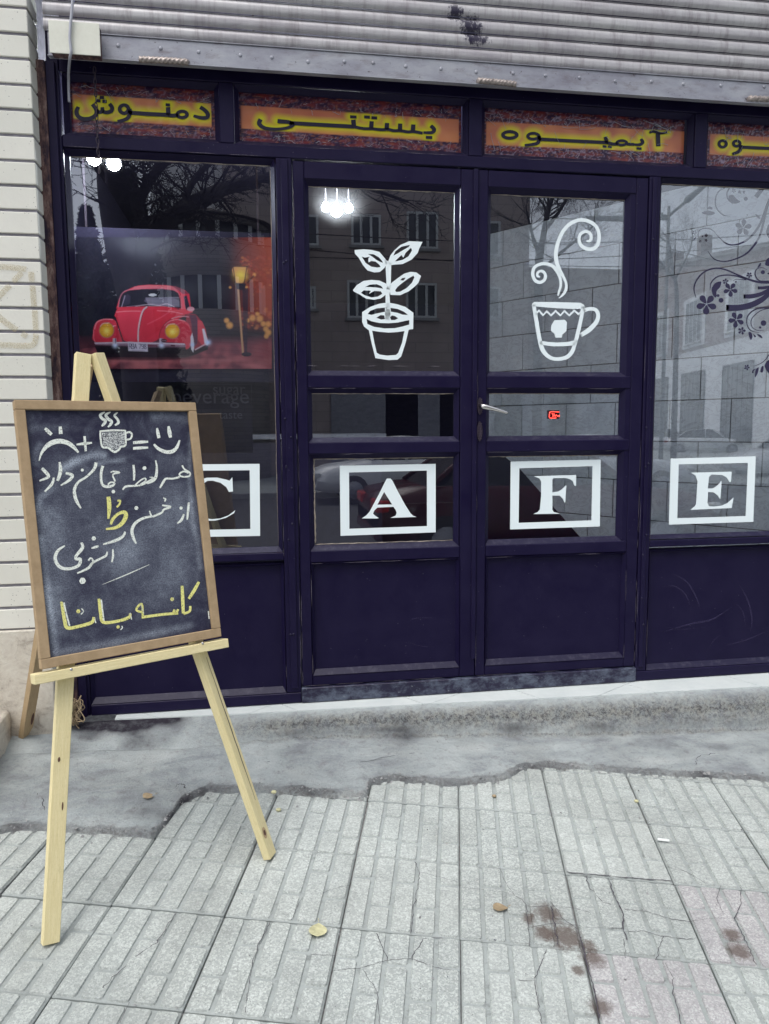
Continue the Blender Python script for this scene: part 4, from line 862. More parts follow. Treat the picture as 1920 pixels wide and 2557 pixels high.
def lift_handle(p0, p1):
    a, b = onY(*p0, YSH-.02), onY(*p1, YSH-.02); bm = bmesh.new(); d = b-a
    P = [a+Vector((-.004, .014, .002))]+[a+d*t+Vector((0, -.004*math.sin(PI*t)**.5, 0)) for t in np.linspace(0, 1, 60)]+[b+Vector((.004, .014, .002))]
    N = len(P); sides = 12; rings = []
    for i, c in enumerate(P):
        ring = []
        for k in range(sides):
            th = 2*PI*k/sides; r = .0085*(1+.20*math.sin(3*th+i*1.15)); r *= .8 if i in (0, N-1) else 1
            ring.append(bm.verts.new(c+Vector((0, math.cos(th)*r, math.sin(th)*r*1.15))))
        rings.append(ring)
    for x, y in zip(rings, rings[1:]):
        for k in range(sides): bm.faces.new((x[k], x[(k+1) % sides], y[(k+1) % sides], y[k])).smooth = True
    bm.faces.new(rings[0]); bm.faces.new(rings[-1])
    return bm_obj('lift_handle', bm, MAT['steelworn'], sh)
lift_handle((348, 149), (470, 156)); lift_handle((1194, 202), (1288, 211)); lift_handle((1872, 246), (1990, 254))
# rusty guide post
gp = thing('shutter_guide', 'rusty black steel shutter guide between the brick pillar and the window', 'guide rail', (-.91, -.04, 0))
bm = bmesh.new(); box(bm, -.919, -.8875, -.046, .03, -.06, 2.31, .003); bm_obj('channel', bm, MAT['rust'], gp)
bm = bmesh.new(); box(bm, -.8870, -.8575, -.040, -.0285, .0, 2.31, .002); bm_obj('flange', bm, MAT['paint'], gp)
bm = bmesh.new(); box(bm, -.935, -.9195, -.052, .0, -.06, 3.0, .004); bm_obj('mortar_fillet', bm, MAT['mortar'], gp)
# painted box that covers the end of the shutter rail
YBX = -.155
c_ = [onY(118, 50, YBX), onY(247, 57, YBX), onY(252, 139, YBX), onY(126, 132, YBX)]
jb = thing('cover_box', 'chipped cream painted metal box at the left end of the shutter', 'metal box', (c_[0].x, YBX, c_[3].z))
bm = bmesh.new(); xa, xb, za, zb_ = (c_[0].x+c_[3].x)/2, (c_[1].x+c_[2].x)/2, (c_[2].z+c_[3].z)/2, (c_[0].z+c_[1].z)/2
box(bm, xa, xb, YBX, YBX+.004, za, zb_, .0012); bm_obj('front_plate', bm, MAT['cbox'], jb)
bm = bmesh.new(); box(bm, xa+.003, xb-.003, YBX+.0042, YSH-.022, za+.003, zb_-.003, .001); bm_obj('box_body', bm, MAT['rust'], jb)
# cable over the box
zc_ = lambda x, y, Y: onY(80+x*.2408, y*.2408, Y)
P = [zc_(424, -330, -.163), zc_(422, -150, -.163), zc_(420, 0, -.163), zc_(411, 130, -.163), zc_(398, 260, -.163), zc_(392, 400, -.163), zc_(402, 500, -.163), zc_(404, 545, -.162), zc_(393, 600, -.15), zc_(384, 680, -.10), zc_(379, 760, -.06), zc_(379, 830, -.034), zc_(380, 930, -.022), zc_(386, 1060, -.02)]
bm = bmesh.new(); tube(bm, cr(P, 6), .0046, 8); tag(bm_obj('cable', bm, MAT['cable'], None, True), 'pale grey cable hanging down over the cream box to the first banner', 'cable')
# chain
ch = thing('chain', 'thin rusty chain hanging in front of the leftmost banner', 'chain', tuple(onY(240, 300, -.062)))
lk = bmesh.new(); LP = []
for k in range(16):
    t = 2*PI*k/16; c, s = math.cos(t), math.sin(t); LP.append(Vector((.0042*c, 0, .0085*s + (.0028 if s > 0 else -.0028))))
tube(lk, LP+[LP[0]], .0017, 6, False); lme = bpy.data.meshes.new('link'); lk.to_mesh(lme); lk.free(); lme.materials.append(MAT['iron'])
a, b = onY(236, 175, -.062), onY(247, 425, -.062); n = int((a-b).length/.0182)
for k in range(n+1):
    o = link('link', lme, None, ch); p = a.lerp(b, k/n); o.location = p-ch.location; o.rotation_euler = (random.gauss(0, .1), random.gauss(0, .08), (PI/2 if k % 2 else 0)+random.gauss(.5, .2))

# ---------- printed banners behind the transom lights: ink letters with a yellow glow on an orange ribbon
def seg_dist(X, Y, a, b):
    ax, ay = a; bx_, by_ = b; dx, dy = bx_-ax, by_-ay; L = dx*dx+dy*dy+1e-9
    t = np.clip(((X-ax)*dx+(Y-ay)*dy)/L, 0, 1); return np.hypot(X-ax-t*dx, Y-ay-t*dy)
def vnoise(X, Y, s, seed=0):
    return np.array([noise.noise(Vector((x*s, y*s, seed))) for x, y in zip(X.ravel(), Y.ravel())]).reshape(X.shape)
def grid_print(name, nx, ny, P, color, m, parent=None):
    """flat printed sheet; P(u,v)->point, color (ny+1, nx+1, 3) linear"""
    vs_ = [P(i/nx, j/ny) for j in range(ny+1) for i in range(nx+1)]
    fs = [(j*(nx+1)+i, j*(nx+1)+i+1, (j+1)*(nx+1)+i+1, (j+1)*(nx+1)+i) for j in range(ny) for i in range(nx)]
    me = bpy.data.meshes.new(name); me.from_pydata(vs_, [], fs)
    ca = me.color_attributes.new('print', 'FLOAT_COLOR', 'POINT'); c4 = np.ones(((nx+1)*(ny+1), 4), np.float32); c4[:, :3] = color.reshape(-1, 3); ca.data.foreach_set('color', c4.ravel())
    for p in me.polygons: p.use_smooth = True
    o = link(name, me, m, parent)
    if parent is not None: o.location = -parent.location
    return o
def banner(idx, label, zx, zy, zs, band, strokes, dots, rings, box_, seed, foil):
    x0, x1 = box_; z0, z1 = 2.088, 2.272; Yb = .022
    T = zoom(zx, zy, zs, Yb)
    def inv(x, y): p = T(x, y); return (p.x, p.z)
    nx, ny = int((x1-x0)/.0036), int((z1-z0)/.0036)
    U_, V_ = np.meshgrid(np.linspace(x0, x1, nx+1), np.linspace(z0, z1, ny+1))
    segs = []
    for pts, wd_ in strokes:
        Q = [inv(*q) for q in pts]; segs += [(a, b) for a, b in zip(Q, Q[1:])]
    for d in dots: segs.append((inv(d[0]-d[2]/3, d[1]), inv(d[0]+d[2]/3, d[1])))
    for c in rings:
        Q = [inv(*q) for q in circ(c[0], c[1], c[2], c[3], 10)]; segs += list(zip(Q, Q[1:]+Q[:1]))
    D = np.full(U_.shape, 9.0)
    for a, b in segs: D = np.minimum(D, seg_dist(U_, V_, a, b))
    tl, tr, br, bl = [inv(*q) for q in band]
    def line(a, b): return a[1]+(b[1]-a[1])*(U_-a[0])/(b[0]-a[0])
    top, bot = line(tl, tr), line(bl, br)
    n1 = vnoise(U_, V_, 16, seed); n2 = vnoise(U_*.6, V_*2.2, 38, seed+3); n3 = vnoise(U_*.8, V_*3, 85, seed+9); n4 = vnoise(U_, V_, 60, seed+5)
    orange = np.array(s2l((206, 132, 88))); orange2 = np.array(s2l((186, 108, 84))); yellow = np.array(s2l((214, 208, 30)))
    k = np.clip(.5+.9*n1, 0, 1)[..., None]; rib = orange*k+orange2*(1-k)
    gl = np.clip(1.30-D/.024, 0, 1)[..., None]**1.1; rib = rib*(1-gl)+yellow*gl
    red = np.array(s2l((126, 50, 52))); dark = np.array(s2l((46, 26, 58))); foilc = np.array(s2l((150, 138, 160))); gold = np.array(s2l((150, 92, 66)))
    a = np.clip(.26+1.2*n2, 0, 1)[..., None]; bgc = dark*(1-a)+red*a
    b = np.clip((n3-.12)*3.0, 0, 1)[..., None]*.7; bgc = bgc*(1-b)+gold*b
    c = np.clip((np.abs(n2*.6+n4*.7)*-1+.10)*9, 0, 1)[..., None]*foil; bgc = bgc*(1-c)+foilc*c
    inside = (np.clip((top-V_)/.0025+.5, 0, 1)*np.clip((V_-bot)/.0025+.5, 0, 1)*np.clip((U_-tl[0])/.002, 0, 1)*np.clip((tr[0]-U_)/.002, 0, 1))[..., None]
    col = bgc*(1-inside)+rib*inside
    th = thing('banner', label, 'banner', ((x0+x1)/2, Yb, 2.18), 'printed banners above the doors')
    grid_print('sheet', nx, ny, lambda u, v: (x0+(x1-x0)*u, Yb+.0010*noise.noise(Vector((u*20, v*6, seed))), z0+(z1-z0)*v), col, MAT['banner'], th)
    bm = bmesh.new(); TI = zoom(zx, zy, zs, Yb-.0025)
    for pts, wd_ in strokes: add_ribbon(bm, pts, wd_, TI, 6, len(pts) > 2, False)
    for x, y, w_, h_ in dots: add_poly(bm, [(x-w_/2, y-h_/2-1), (x+w_/2, y-h_/2+1), (x+w_/2, y+h_/2+1), (x-w_/2, y+h_/2-1)], [], TI)
    for cx, cy, rx, ry, iw in rings: add_poly(bm, circ(cx, cy, rx+iw/2, ry+iw/2, 20), [circ(cx, cy, max(rx-iw/2, 2), max(ry-iw/2*.8, 2), 20)], TI)
    decal('lettering', bm, MAT['ink'], th)
    # crinkled clear film over the sheet: thin bright creases
    bm = bmesh.new(); rn_ = random.Random(seed)
    for _ in range(int(90*(x1-x0))):
        x = rn_.uniform(x0+.01, x1-.01); z = rn_.choice((rn_.uniform(2.215, 2.262), rn_.uniform(2.10, 2.135))) if foil < .9 or rn_.random() < .8 else rn_.uniform(2.1, 2.26)
        L = rn_.uniform(.008, .03 if foil < .9 else .07); t = rn_.gauss(PI/2, .5) if rn_.random() < .6 else rn_.gauss(0, .35)
        P = [Vector((x+math.cos(t)*L*(k-1.5)/3+rn_.gauss(0, .0015), Yb-.005, z+math.sin(t)*L*(k-1.5)/3+rn_.gauss(0, .0015))) for k in range(4)]
        if all(2.098 < q.z < 2.262 for q in P): tube(bm, cr(P, 2), rn_.uniform(.0004, .0010), 4, False)
    tag(bm_obj('film_crease', bm, MAT['cable'], th, True), kind='stuff')
    return th
banner(0, 'short orange banner lettered دمنوش, behind the chain', 80, 220, .289, [(345, 48), (1550, 133), (1548, 337), (345, 262)],
  [([(400, 162), (384, 200), (395, 240), (440, 266), (500, 263), (548, 235), (556, 190), (520, 140)], [30, 36, 36, 36, 36, 36, 36, 30]), ([(552, 192), (580, 208), (606, 200), (606, 165)], 32), ([(606, 200), (640, 210), (682, 200), (692, 170), (668, 135)], 34),
   ([(842, 180), (846, 215), (830, 255), (795, 275), (738, 288)], [34, 38, 34, 30, 26]), ([(840, 212), (1010, 224), (1180, 232)], 36), ([(1174, 165), (1178, 232)], 38), ([(1170, 232), (1215, 238), (1262, 232)], 34), ([(1452, 165), (1490, 190), (1518, 225), (1508, 255), (1455, 256), (1395, 240)], [34, 34, 36, 34, 32, 24])],
  [(603, 82, 38, 28), (572, 110, 38, 28), (626, 116, 38, 28), (1173, 145, 38, 26)], [(795, 182, 38, 34, 34), (1297, 228, 42, 26, 32)], TR[0], 1, .5)
banner(1, 'long orange banner lettered بستنی above the left door leaf', 560, 220, .3853, [(105, 112), (1520, 205), (1515, 352), (105, 262)],
  [([(236, 202), (226, 230), (260, 258), (330, 266), (400, 260), (445, 240), (425, 222), (345, 214)], [28, 28, 24, 20, 20, 22, 24, 28]), ([(420, 226), (640, 239), (840, 250)], 26), ([(836, 205), (840, 248)], 30), ([(838, 250), (900, 262), (960, 264), (1020, 270), (1060, 268), (1100, 276), (1140, 276), (1190, 284), (1225, 282), (1285, 292)], 20),
   ([(955, 215), (952, 262)], 28), ([(1055, 226), (1052, 268)], 28), ([(1140, 230), (1138, 276)], 28), ([(1225, 236), (1222, 282)], 28), ([(1338, 244), (1360, 268), (1345, 288), (1290, 288)], [24, 26, 22, 16])],
  [(836, 187, 42, 20), (925, 188, 38, 20), (972, 193, 38, 20), (1327, 320, 42, 20)], [], TR[1], 2, .45)
banner(2, 'orange banner lettered آبمیوه above the right door leaf', 1160, 250, .4576, [(118, 118), (1205, 172), (1200, 288), (118, 245)],
  [([(408, 195), (406, 222), (390, 238), (328, 247)], [18, 20, 18, 14]), ([(405, 213), (590, 223), (782, 232)], 19), ([(768, 200), (776, 232)], 20), ([(776, 232), (812, 240), (835, 238)], 18), ([(885, 240), (925, 242)], 16), ([(962, 212), (972, 230), (955, 243), (925, 242)], [16, 18, 16, 12]), ([(1055, 182), (1057, 252)], 24), ([(1008, 178), (1030, 172), (1072, 181), (1105, 175)], [12, 14, 14, 12])],
  [(764, 253, 22, 13), (792, 255, 22, 13), (952, 264, 28, 13)], [(247, 190, 38, 17, 20), (375, 197, 30, 15, 18), (858, 233, 26, 11, 17)], TR[2], 3, .9)
banner(3, 'orange banner at the right edge of the picture ending in وه', 1160, 250, .4576, [(1340, 185), (1840, 210), (1840, 314), (1335, 298)],
  [([(1507, 245), (1504, 270), (1490, 284), (1460, 294)], [18, 20, 18, 14]), ([(1500, 256), (1600, 261), (1740, 268)], 18), ([(1740, 268), (1770, 262), (1775, 240)], 18)], [(1745, 210, 22, 12), (1775, 212, 22, 12)], [(1408, 239, 20, 17, 17), (1485, 237, 18, 14, 17), (1755, 240, 16, 14, 15)], TR[3], 4, .95)

# ---------- poster of a red vintage car behind the left window (painted here as a printed picture)
class Paint:
    def __init__(s, x0, x1, y0, y1, nx, ny):
        s.X, s.Y = np.meshgrid(np.linspace(x0, x1, nx+1), np.linspace(y0, y1, ny+1)); s.C = np.zeros(s.X.shape+(3,)); s.px = (x1-x0)/nx
    def put(s, a, c): a = np.clip(a, 0, 1)[..., None]; s.C = s.C*(1-a)+np.array(s2l(c))*a
    def poly(s, pts, c, al=1.0, sm=0):
        if sm: pts = [(v.x, v.y) for v in cr([(p[0], p[1], 0) for p in pts], sm, True)]
        ins = np.zeros(s.X.shape, bool); D = np.full(s.X.shape, 1e9); n = len(pts)
        for k in range(n):
            (xa, ya), (xb, yb) = pts[k], pts[(k+1) % n]
            if ya != yb:
                cnd = ((ya > s.Y) != (yb > s.Y)) & (s.X < (xb-xa)*(s.Y-ya)/(yb-ya)+xa); ins ^= cnd
            D = np.minimum(D, seg_dist(s.X, s.Y, (xa, ya), (xb, yb)))
        s.put((np.where(ins, D, -D)/s.px+.5)*1.0 if al == 1 else np.clip(np.where(ins, D, -D)/s.px+.5, 0, 1)*al, c)
    def line(s, pts, w_, c, al=1.0, soft=0):
        P = [(v.x, v.y) for v in cr([(p[0], p[1], 0) for p in pts], 5)] if len(pts) > 2 else pts
        D = np.full(s.X.shape, 1e9)
        for a, b in zip(P, P[1:]): D = np.minimum(D, seg_dist(s.X, s.Y, a, b))
        s.put(np.clip((w_/2-D)/max(s.px, soft)+.5, 0, 1)*al, c)
    def ell(s, cx, cy, rx, ry, c, al=1.0, soft=.12):
        d = np.hypot((s.X-cx)/rx, (s.Y-cy)/ry); s.put(np.clip((1-d)/soft+.5, 0, 1)*al, c)
    def glow(s, cx, cy, r, c, al=1.0): s.put(np.exp(-((s.X-cx)**2+(s.Y-cy)**2)/(r*r))*al, c)
PX0, PX1, PY0, PY1 = -28, 1590, -290, 800
q = Paint(PX0, PX1, PY0, PY1, 340, 230)
nz = vnoise(q.X/1000, q.Y/1000, 5, 3); nz2 = vnoise(q.X/1000, q.Y/1000, 16, 8)
q.put(np.ones(q.X.shape), (17, 15, 36)); q.put(np.clip(.2+nz*.8, 0, .5)*np.clip((q.Y+200)/300, .15, 1), (38, 40, 54))
q.put(np.clip((q.X-1150)/500, 0, 1)*.75*np.clip((560-q.Y)/200, 0, 1), (92, 40, 52))
g = np.clip((q.Y-520)/90, 0, 1); q.put(g, (118, 56, 72)); q.put(g*np.clip(.35+nz2*1.1, 0, .9)*np.clip((q.Y-560)/120, 0, 1), (186, 96, 104)); q.put(g*np.clip((q.X-1350)/260, 0, 1), (150, 66, 74))
q.put(np.clip((q.Y-690)/40, 0, 1)*np.clip(.3+vnoise(q.X/4000, q.Y/1000, 20, 5), 0, .8), (206, 120, 122))
q.poly([(-28, 560), (110, 540), (130, 620), (-28, 640)], (66, 30, 50), .7)
q.put(np.clip((q.X-1230)/300, 0, 1)**1.2*.9*np.clip((500-q.Y)/160, 0, 1), (176, 74, 50))
rn = random.Random(21)
for _ in range(230):                                              # city lights
    x = rn.uniform(1330, 1590); y = rn.choice((rn.uniform(-130, 190), rn.uniform(-140, 120), rn.uniform(300, 470)))
    r = rn.uniform(7, 17); q.ell(x, y, r, r*rn.uniform(.5, 1), rn.choice([(210, 96, 60), (190, 76, 60), (228, 140, 80), (150, 56, 52)]), rn.uniform(.2, .55), .9)
for x, y, r in [(1490, 385, 26), (1520, 428, 20), (1430, 380, 24), (1560, 430, 22), (1540, 470, 20), (1240, 440, 26), (1215, 400, 20), (1470, 345, 16), (1380, 125, 12), (1445, 20, 14), (1245, 125, 10), (1545, 530, 18), (1390, 400, 16), (1300, 60, 14), (1560, 500, 24)]: q.ell(x, y, r, r, (246, 176, 96), .85, .8)
q.line([(1310, 130), (1325, 330), (1352, 690)], 16, (196, 150, 110)); q.ell(1380, 680, 42, 18, (40, 24, 48)); q.poly([(1345, 130), (1395, 130), (1385, 680), (1362, 680)], (40, 28, 52), .8)
q.poly([(1266, -40), (1384, -40), (1366, 55), (1338, 92), (1296, 88), (1278, 40)], (232, 160, 104), 1.0, 3); q.glow(1332, 25, 46, (255, 226, 90)); q.poly([(1290, 88), (1375, 92), (1365, 150), (1300, 140)], (36, 24, 44))
q.line([(1268, -48), (1290, 90)], 8, (80, 50, 50)); q.line([(1384, -48), (1360, 95)], 8, (80, 50, 50)); q.line([(1262, -48), (1390, -48)], 7, (70, 44, 48)); q.line([(1385, 90), (1440, 30)], 8, (60, 40, 50))
# --- the car
q.poly([(120, 610), (900, 610), (1065, 600), (1060, 640), (940, 690), (860, 705), (170, 705), (140, 660)], (22, 12, 30), 1.0)
q.ell(520, 700, 480, 30, (34, 14, 34), .8, .5)
red = (222, 44, 70); hi = (240, 150, 160); dk = (120, 14, 40)
q.poly([(880, 335), (960, 350), (1000, 395), (1030, 470), (1062, 560), (1060, 600), (935, 640), (915, 480), (880, 420)], (150, 40, 60)); q.poly([(905, 350), (960, 355), (975, 400), (972, 590), (945, 620), (925, 440)], (74, 36, 66), .9)
q.poly([(975, 395), (1010, 405), (1040, 470), (1065, 600), (1015, 610), (978, 560)], (206, 60, 76)); q.poly([(1012, 470), (1030, 468), (1066, 590), (1056, 606), (1035, 600)], (230, 220, 230)); q.glow(1062, 582, 22, (200, 220, 255)); q.line([(955, 642), (1040, 596)], 10, (210, 180, 190))
q.poly([(300, 300), (325, 220), (360, 165), (420, 132), (480, 112), (560, 104), (700, 106), (790, 118), (870, 150), (905, 180), (918, 290), (935, 330), (870, 350), (820, 300)], red, 1.0)
q.poly([(450, 118), (560, 106), (700, 108), (790, 120), (880, 160), (840, 158), (740, 132), (560, 128), (430, 138)], (206, 110, 120), .8); q.poly([(760, 112), (830, 130), (905, 178), (850, 180), (800, 140)], (90, 40, 64), .75)
q.poly([(858, 200), (885, 190), (910, 290), (882, 318), (868, 270)], (40, 30, 56)); q.ell(918, 305, 30, 20, (208, 150, 160))
q.poly([(318, 290), (330, 215), (355, 172), (400, 150), (520, 138), (680, 136), (780, 150), (815, 175), (832, 230), (836, 300), (700, 284), (500, 286)], (20, 18, 40))
q.line([(318, 290), (330, 215), (355, 170), (400, 147), (520, 135), (680, 133), (780, 147), (818, 175), (836, 232), (840, 300)], 7, (190, 120, 135), .8)
q.poly([(545, 215), (760, 205), (825, 240), (828, 286), (660, 278), (570, 262), (530, 240)], (88, 80, 104)); 
for k in range(7): q.line([(545+4*k, 214+11*k), (820, 208+12*k)], 4, (176, 172, 188), .8)
q.ell(602, 188, 34, 11, (196, 196, 204)); q.poly([(355, 205), (395, 180), (420, 200), (415, 260), (360, 285)], (52, 48, 72)); q.line([(345, 285), (372, 195)], 6, (170, 160, 180)); q.line([(385, 285), (460, 278), (620, 262)], 5, (130, 120, 140)); q.line([(460, 282), (560, 268), (660, 275)], 5, (190, 180, 190)); q.line([(660, 275), (720, 262), (780, 285)], 7, (196, 180, 190))
q.poly([(318, 290), (500, 284), (700, 284), (860, 318), (872, 360), (760, 410), (700, 480), (640, 560), (560, 600), (420, 600), (360, 560), (330, 470), (300, 380), (285, 360), (300, 320)], red)
q.poly([(300, 330), (420, 318), (520, 314), (500, 420), (480, 540), (440, 590), (370, 540), (335, 450)], (232, 60, 86), .7); q.poly([(545, 310), (700, 306), (840, 330), (740, 400), (640, 500), (540, 560), (510, 500)], (212, 36, 62), .8)
q.line([(300, 330), (400, 322), (500, 322)], 6, hi, .9); q.line([(640, 318), (760, 326), (850, 345)], 6, hi, .7); q.line([(560, 430), (660, 380), (740, 330)], 10, (236, 96, 116), .5)
q.line([(552, 288), (520, 320), (498, 390), (483, 480), (482, 560)], 12, (206, 190, 196)); q.line([(560, 292), (528, 325), (506, 395), (490, 485)], 4, dk)
q.poly([(120, 575), (108, 500), (118, 440), (150, 402), (210, 385), (280, 392), (305, 430), (330, 500), (345, 560), (330, 590)], (216, 48, 72), 1.0, 3)
q.line([(300, 392), (318, 470), (350, 555), (380, 595)], 8, dk, .8); q.line([(120, 470), (140, 415), (200, 390), (270, 392)], 8, hi, .9); q.line([(112, 480), (112, 540), (124, 575)], 5, hi, .7)
q.poly([(660, 570), (665, 500), (690, 450), (730, 408), (790, 390), (860, 400), (905, 440), (925, 520), (922, 600), (880, 640), (850, 590)], (208, 52, 74), 1.0, 3)
q.line([(655, 560), (662, 500), (690, 445), (735, 400), (800, 372), (880, 352)], 7, dk, .8); q.line([(700, 440), (740, 408), (800, 392), (870, 405)], 6, hi, .8); q.line([(760, 385), (830, 365), (900, 370)], 6, (230, 170, 180), .8)
q.poly([(915, 540), (930, 500), (942, 560), (945, 630), (938, 665), (922, 640)], (226, 222, 232)); q.glow(930, 600, 16, (200, 225, 255))
for cx, cy in ((220, 480), (766, 488)):
    q.ell(cx, cy, 64, 66, (176, 110, 110)); q.ell(cx, cy, 58, 60, (222, 160, 40)); q.ell(cx, cy, 46, 48, (238, 172, 30)); q.line([(cx-40, cy-30), (cx+40, cy-30)], 4, (190, 120, 30), .6); q.line([(cx-45, cy+14), (cx+45, cy+14)], 4, (200, 130, 30), .5); q.glow(cx, cy+6, 26, (255, 236, 120)); q.line([(cx-52, cy-30), (cx-30, cy-54), (cx+20, cy-60)], 6, (240, 210, 190), .8)
q.poly([(118, 582), (400, 576), (860, 588), (880, 604), (868, 626), (560, 622), (130, 606)], (150, 120, 140)); q.line([(124, 588), (390, 584), (560, 588), (866, 596)], 8, (232, 220, 228)); q.line([(130, 606), (400, 612), (866, 622)], 7, (60, 24, 50)); q.poly([(560, 600), (640, 604), (640, 618), (560, 614)], (110, 50, 70)); q.poly([(750, 600), (790, 602), (786, 614), (752, 612)], (90, 40, 60))
for x in (286, 672): q.poly([(x-14, 548), (x+14, 546), (x+16, 606), (x-16, 606)], (196, 186, 200)); q.line([(x+8, 550), (x+8, 600)], 7, (70, 50, 80)); q.glow(x+4, 606, 20, (214, 228, 255))
q.ell(696, 566, 26, 13, (60, 30, 50)); q.line([(676, 566), (716, 566)], 4, (190, 150, 160))
q.line([(478, 520), (482, 575)], 8, (214, 200, 206))
q.poly([(396, 576), (558, 586), (562, 658), (400, 652)], (214, 206, 222))
def stroke_text(q, txt, x, y, w_, h_, c, th):
    G = {'R': [[(0, 1), (0, 0), (.8, 0), (1, .15), (1, .35), (.8, .5), (0, .5)], [(.5, .5), (1, 1)]], 'B': [[(0, 0), (0, 1), (.8, 1), (1, .85), (1, .65), (.8, .5), (0, .5)], [(0, 0), (.75, 0), (.92, .15), (.92, .35), (.75, .5)]], 'A': [[(0, 1), (.5, 0), (1, 1)], [(.2, .65), (.8, .65)]],
         '7': [[(0, 0), (1, 0), (.4, 1)]], '9': [[(1, .4), (.7, .5), (.2, .5), (0, .25), (.25, 0), (.8, 0), (1, .25), (1, .7), (.75, 1), (.15, 1)]], '8': [[(.5, .48), (.08, .3), (.2, 0), (.8, 0), (.92, .3), (.5, .48), (0, .72), (.2, 1), (.8, 1), (1, .72), (.5, .48)]]}
    for ch_ in txt:
        for pl_ in G.get(ch_, []):
            for a, b in zip(pl_, pl_[1:]): q.line([(x+a[0]*w_, y+a[1]*h_+x*.02-8), (x+b[0]*w_, y+b[1]*h_+x*.02-8)], th, c)
        x += w_*1.32 if ch_ != ' ' else w_*.75
stroke_text(q, 'RBA 798', 407, 594, 17, 38, (52, 40, 84), 4.6); q.line([(430, 646), (535, 650)], 4, (120, 100, 140), .7)
Yp = .40; zQ = zoom(200, 680, .30102, Yp)
A0, A1, B0, B1 = zQ(PX0, PY0), zQ(PX1, PY0), zQ(PX0, PY1), zQ(PX1, PY1)
pl_, pr_, pt_, pb_ = (A0.x+B0.x)/2, (A1.x+B1.x)/2, (A0.z+A1.z)/2, (B0.z+B1.z)/2
po = thing('car_poster', 'poster of a red vintage car with yellow headlights behind the left window', 'poster', ((pl_+pr_)/2, Yp, pb_))
def warp(u, v):
    p = zQ(PX0+(PX1-PX0)*u, PY0+(PY1-PY0)*v); return (p.x, Yp, p.z)
grid_print('print_sheet', 340, 230, warp, q.C, MAT['print'], po)
bx('backing_board', pl_-.012, pr_+.02, Yp+.004, Yp+.016, pb_-.055, pt_+.03, MAT['wallpaint'], po, .001)
for s in (pl_+.05, pr_-.05): bx('hanging_strap', s-.004, s+.004, Yp+.005, Yp+.009, pt_+.031, 2.75, MAT['iron'], po, 0)

# ---------- easel
fA, fB = onG(125.7, 2357), onG(674, 2140.6)
nE = Vector((.462, -.867, .186)).normalized(); wE = Vector((.883, .470, 0)).normalized(); uE = nE.cross(wE); uE = -uE if uE.z < 0 else uE
def onE(px, py, off=0.0): return onP(px, py, fA+nE*off, nE)
ea = thing('easel', 'pale pine tripod easel standing on the paving with the chalkboard on its ledge', 'easel', tuple((fA+fB)/2))
def easel_bar(name, a, b, wv, w_, t_, m):
    bm = bmesh.new(); beam(bm, Vector((0, 0, 0)), Vector((0, 0, (b-a).length)), Vector((1, 0, 0)), w_, None, t_, .0015)
    bmesh.ops.recalc_face_normals(bm, faces=bm.faces[:]); me = bpy.data.meshes.new(name); bm.to_mesh(me); bm.free()
    o = link(name, me, m, ea); d = (b-a).normalized(); x = (wv-d*wv.dot(d)).normalized(); y = d.cross(x)
    B = Matrix((x, y, d)).transposed().to_4x4(); B.translation = a-ea.location; o.matrix_local = B; return o
tL, tR = onE(207, 884), onE(241, 884)
easel_bar('leg', fA+Vector((0, 0, .003)), tL, wE, .0385, .021, MAT['pine'])
rl = easel_bar('leg', fB+Vector((0, 0, .003)), tR, (wE*.86-nE*.5), .036, .024, MAT['pine'])
fR = onG(60.7, 1847, .024); tB = onE(228, 884)-nE*.045
bl_ = easel_bar('leg', fR, tB-(tB-fR).normalized()*.02, (wE*.8-nE*.6), .042, .022, MAT['pine_dark'])
def on_bar(name, bar, L, u, lo, hi, wpx, m, side=-1, t_=.021, wob=.0):
    """a narrow mark lying on the front face of a bar"""
    bm = bmesh.new(); rn_ = random.Random(int(lo*1e4)); P = [(u+rn_.gauss(0, wob), lo+(hi-lo)*k/14) for k in range(15)]
    add_ribbon(bm, P, [wpx*(.3+.7*math.sin(PI*min(max(k/14, .06), .94))) for k in range(15)], lambda a, b: Vector((a, side*(t_/2+.0006), b)), 2, True, False)
    me = bpy.data.meshes.new(name); bm.to_mesh(me); bm.free(); o = link(name, me, m, bar); return o
Lr = (tR-fB).length
def knot(bar, u, v, ru, rv, side, t_):
    bm = bmesh.new(); add_poly(bm, circ(u, v, ru, rv, 16), [], lambda a, b: Vector((a, side*(t_/2+.0007), b)))
    me = bpy.data.meshes.new('knot'); bm.to_mesh(me); bm.free(); link('knot', me, MAT['knot'], bar)
def facing(bar):                                                   # which local side looks at the camera
    n = bar.matrix_local.to_3x3() @ Vector((0, 1, 0)); return 1 if n.dot(CAM-(bar.matrix_local.translation+ea.location)) > 0 else -1
sR = facing(rl); sB = facing(bl_)
lL = [o for o in bpy.data.objects if o.parent is ea and o.name.startswith('leg')][0]; sL = facing(lL)
for u, v, a_, b_ in ((-.006, .42, .003, .006), (.008, .31, .002, .010), (.004, 1.30, .003, .006)): knot(lL, u, v, a_, b_, sL, .021)
on_bar('split', rl, Lr, .005, .17, .60, .0032, MAT['crack'], sR, .024, .0004); knot(rl, -.004, .075, .0048, .0085, sR, .024); knot(rl, -.004, .075, .009, .017, sR, .0236)
for c in [c for c in rl.children if c.name.startswith('knot')][-1:]: c.data.materials[0] = MAT['pine_dark']
knot(bl_, .010, .11, .0065, .030, sB, .022)
lA, lB = onE(80, 1690, .028), onE(563, 1603, .028)
mid = (lA+lB)/2; ldir = wE
lw = (lB-lA).length
led = easel_bar('ledge', mid-ldir*lw/2-uE*.004, mid+ldir*lw/2-uE*.004, uE, .024, .040, MAT['pine_ledge'])
led.data.materials[0] = MAT['pine']
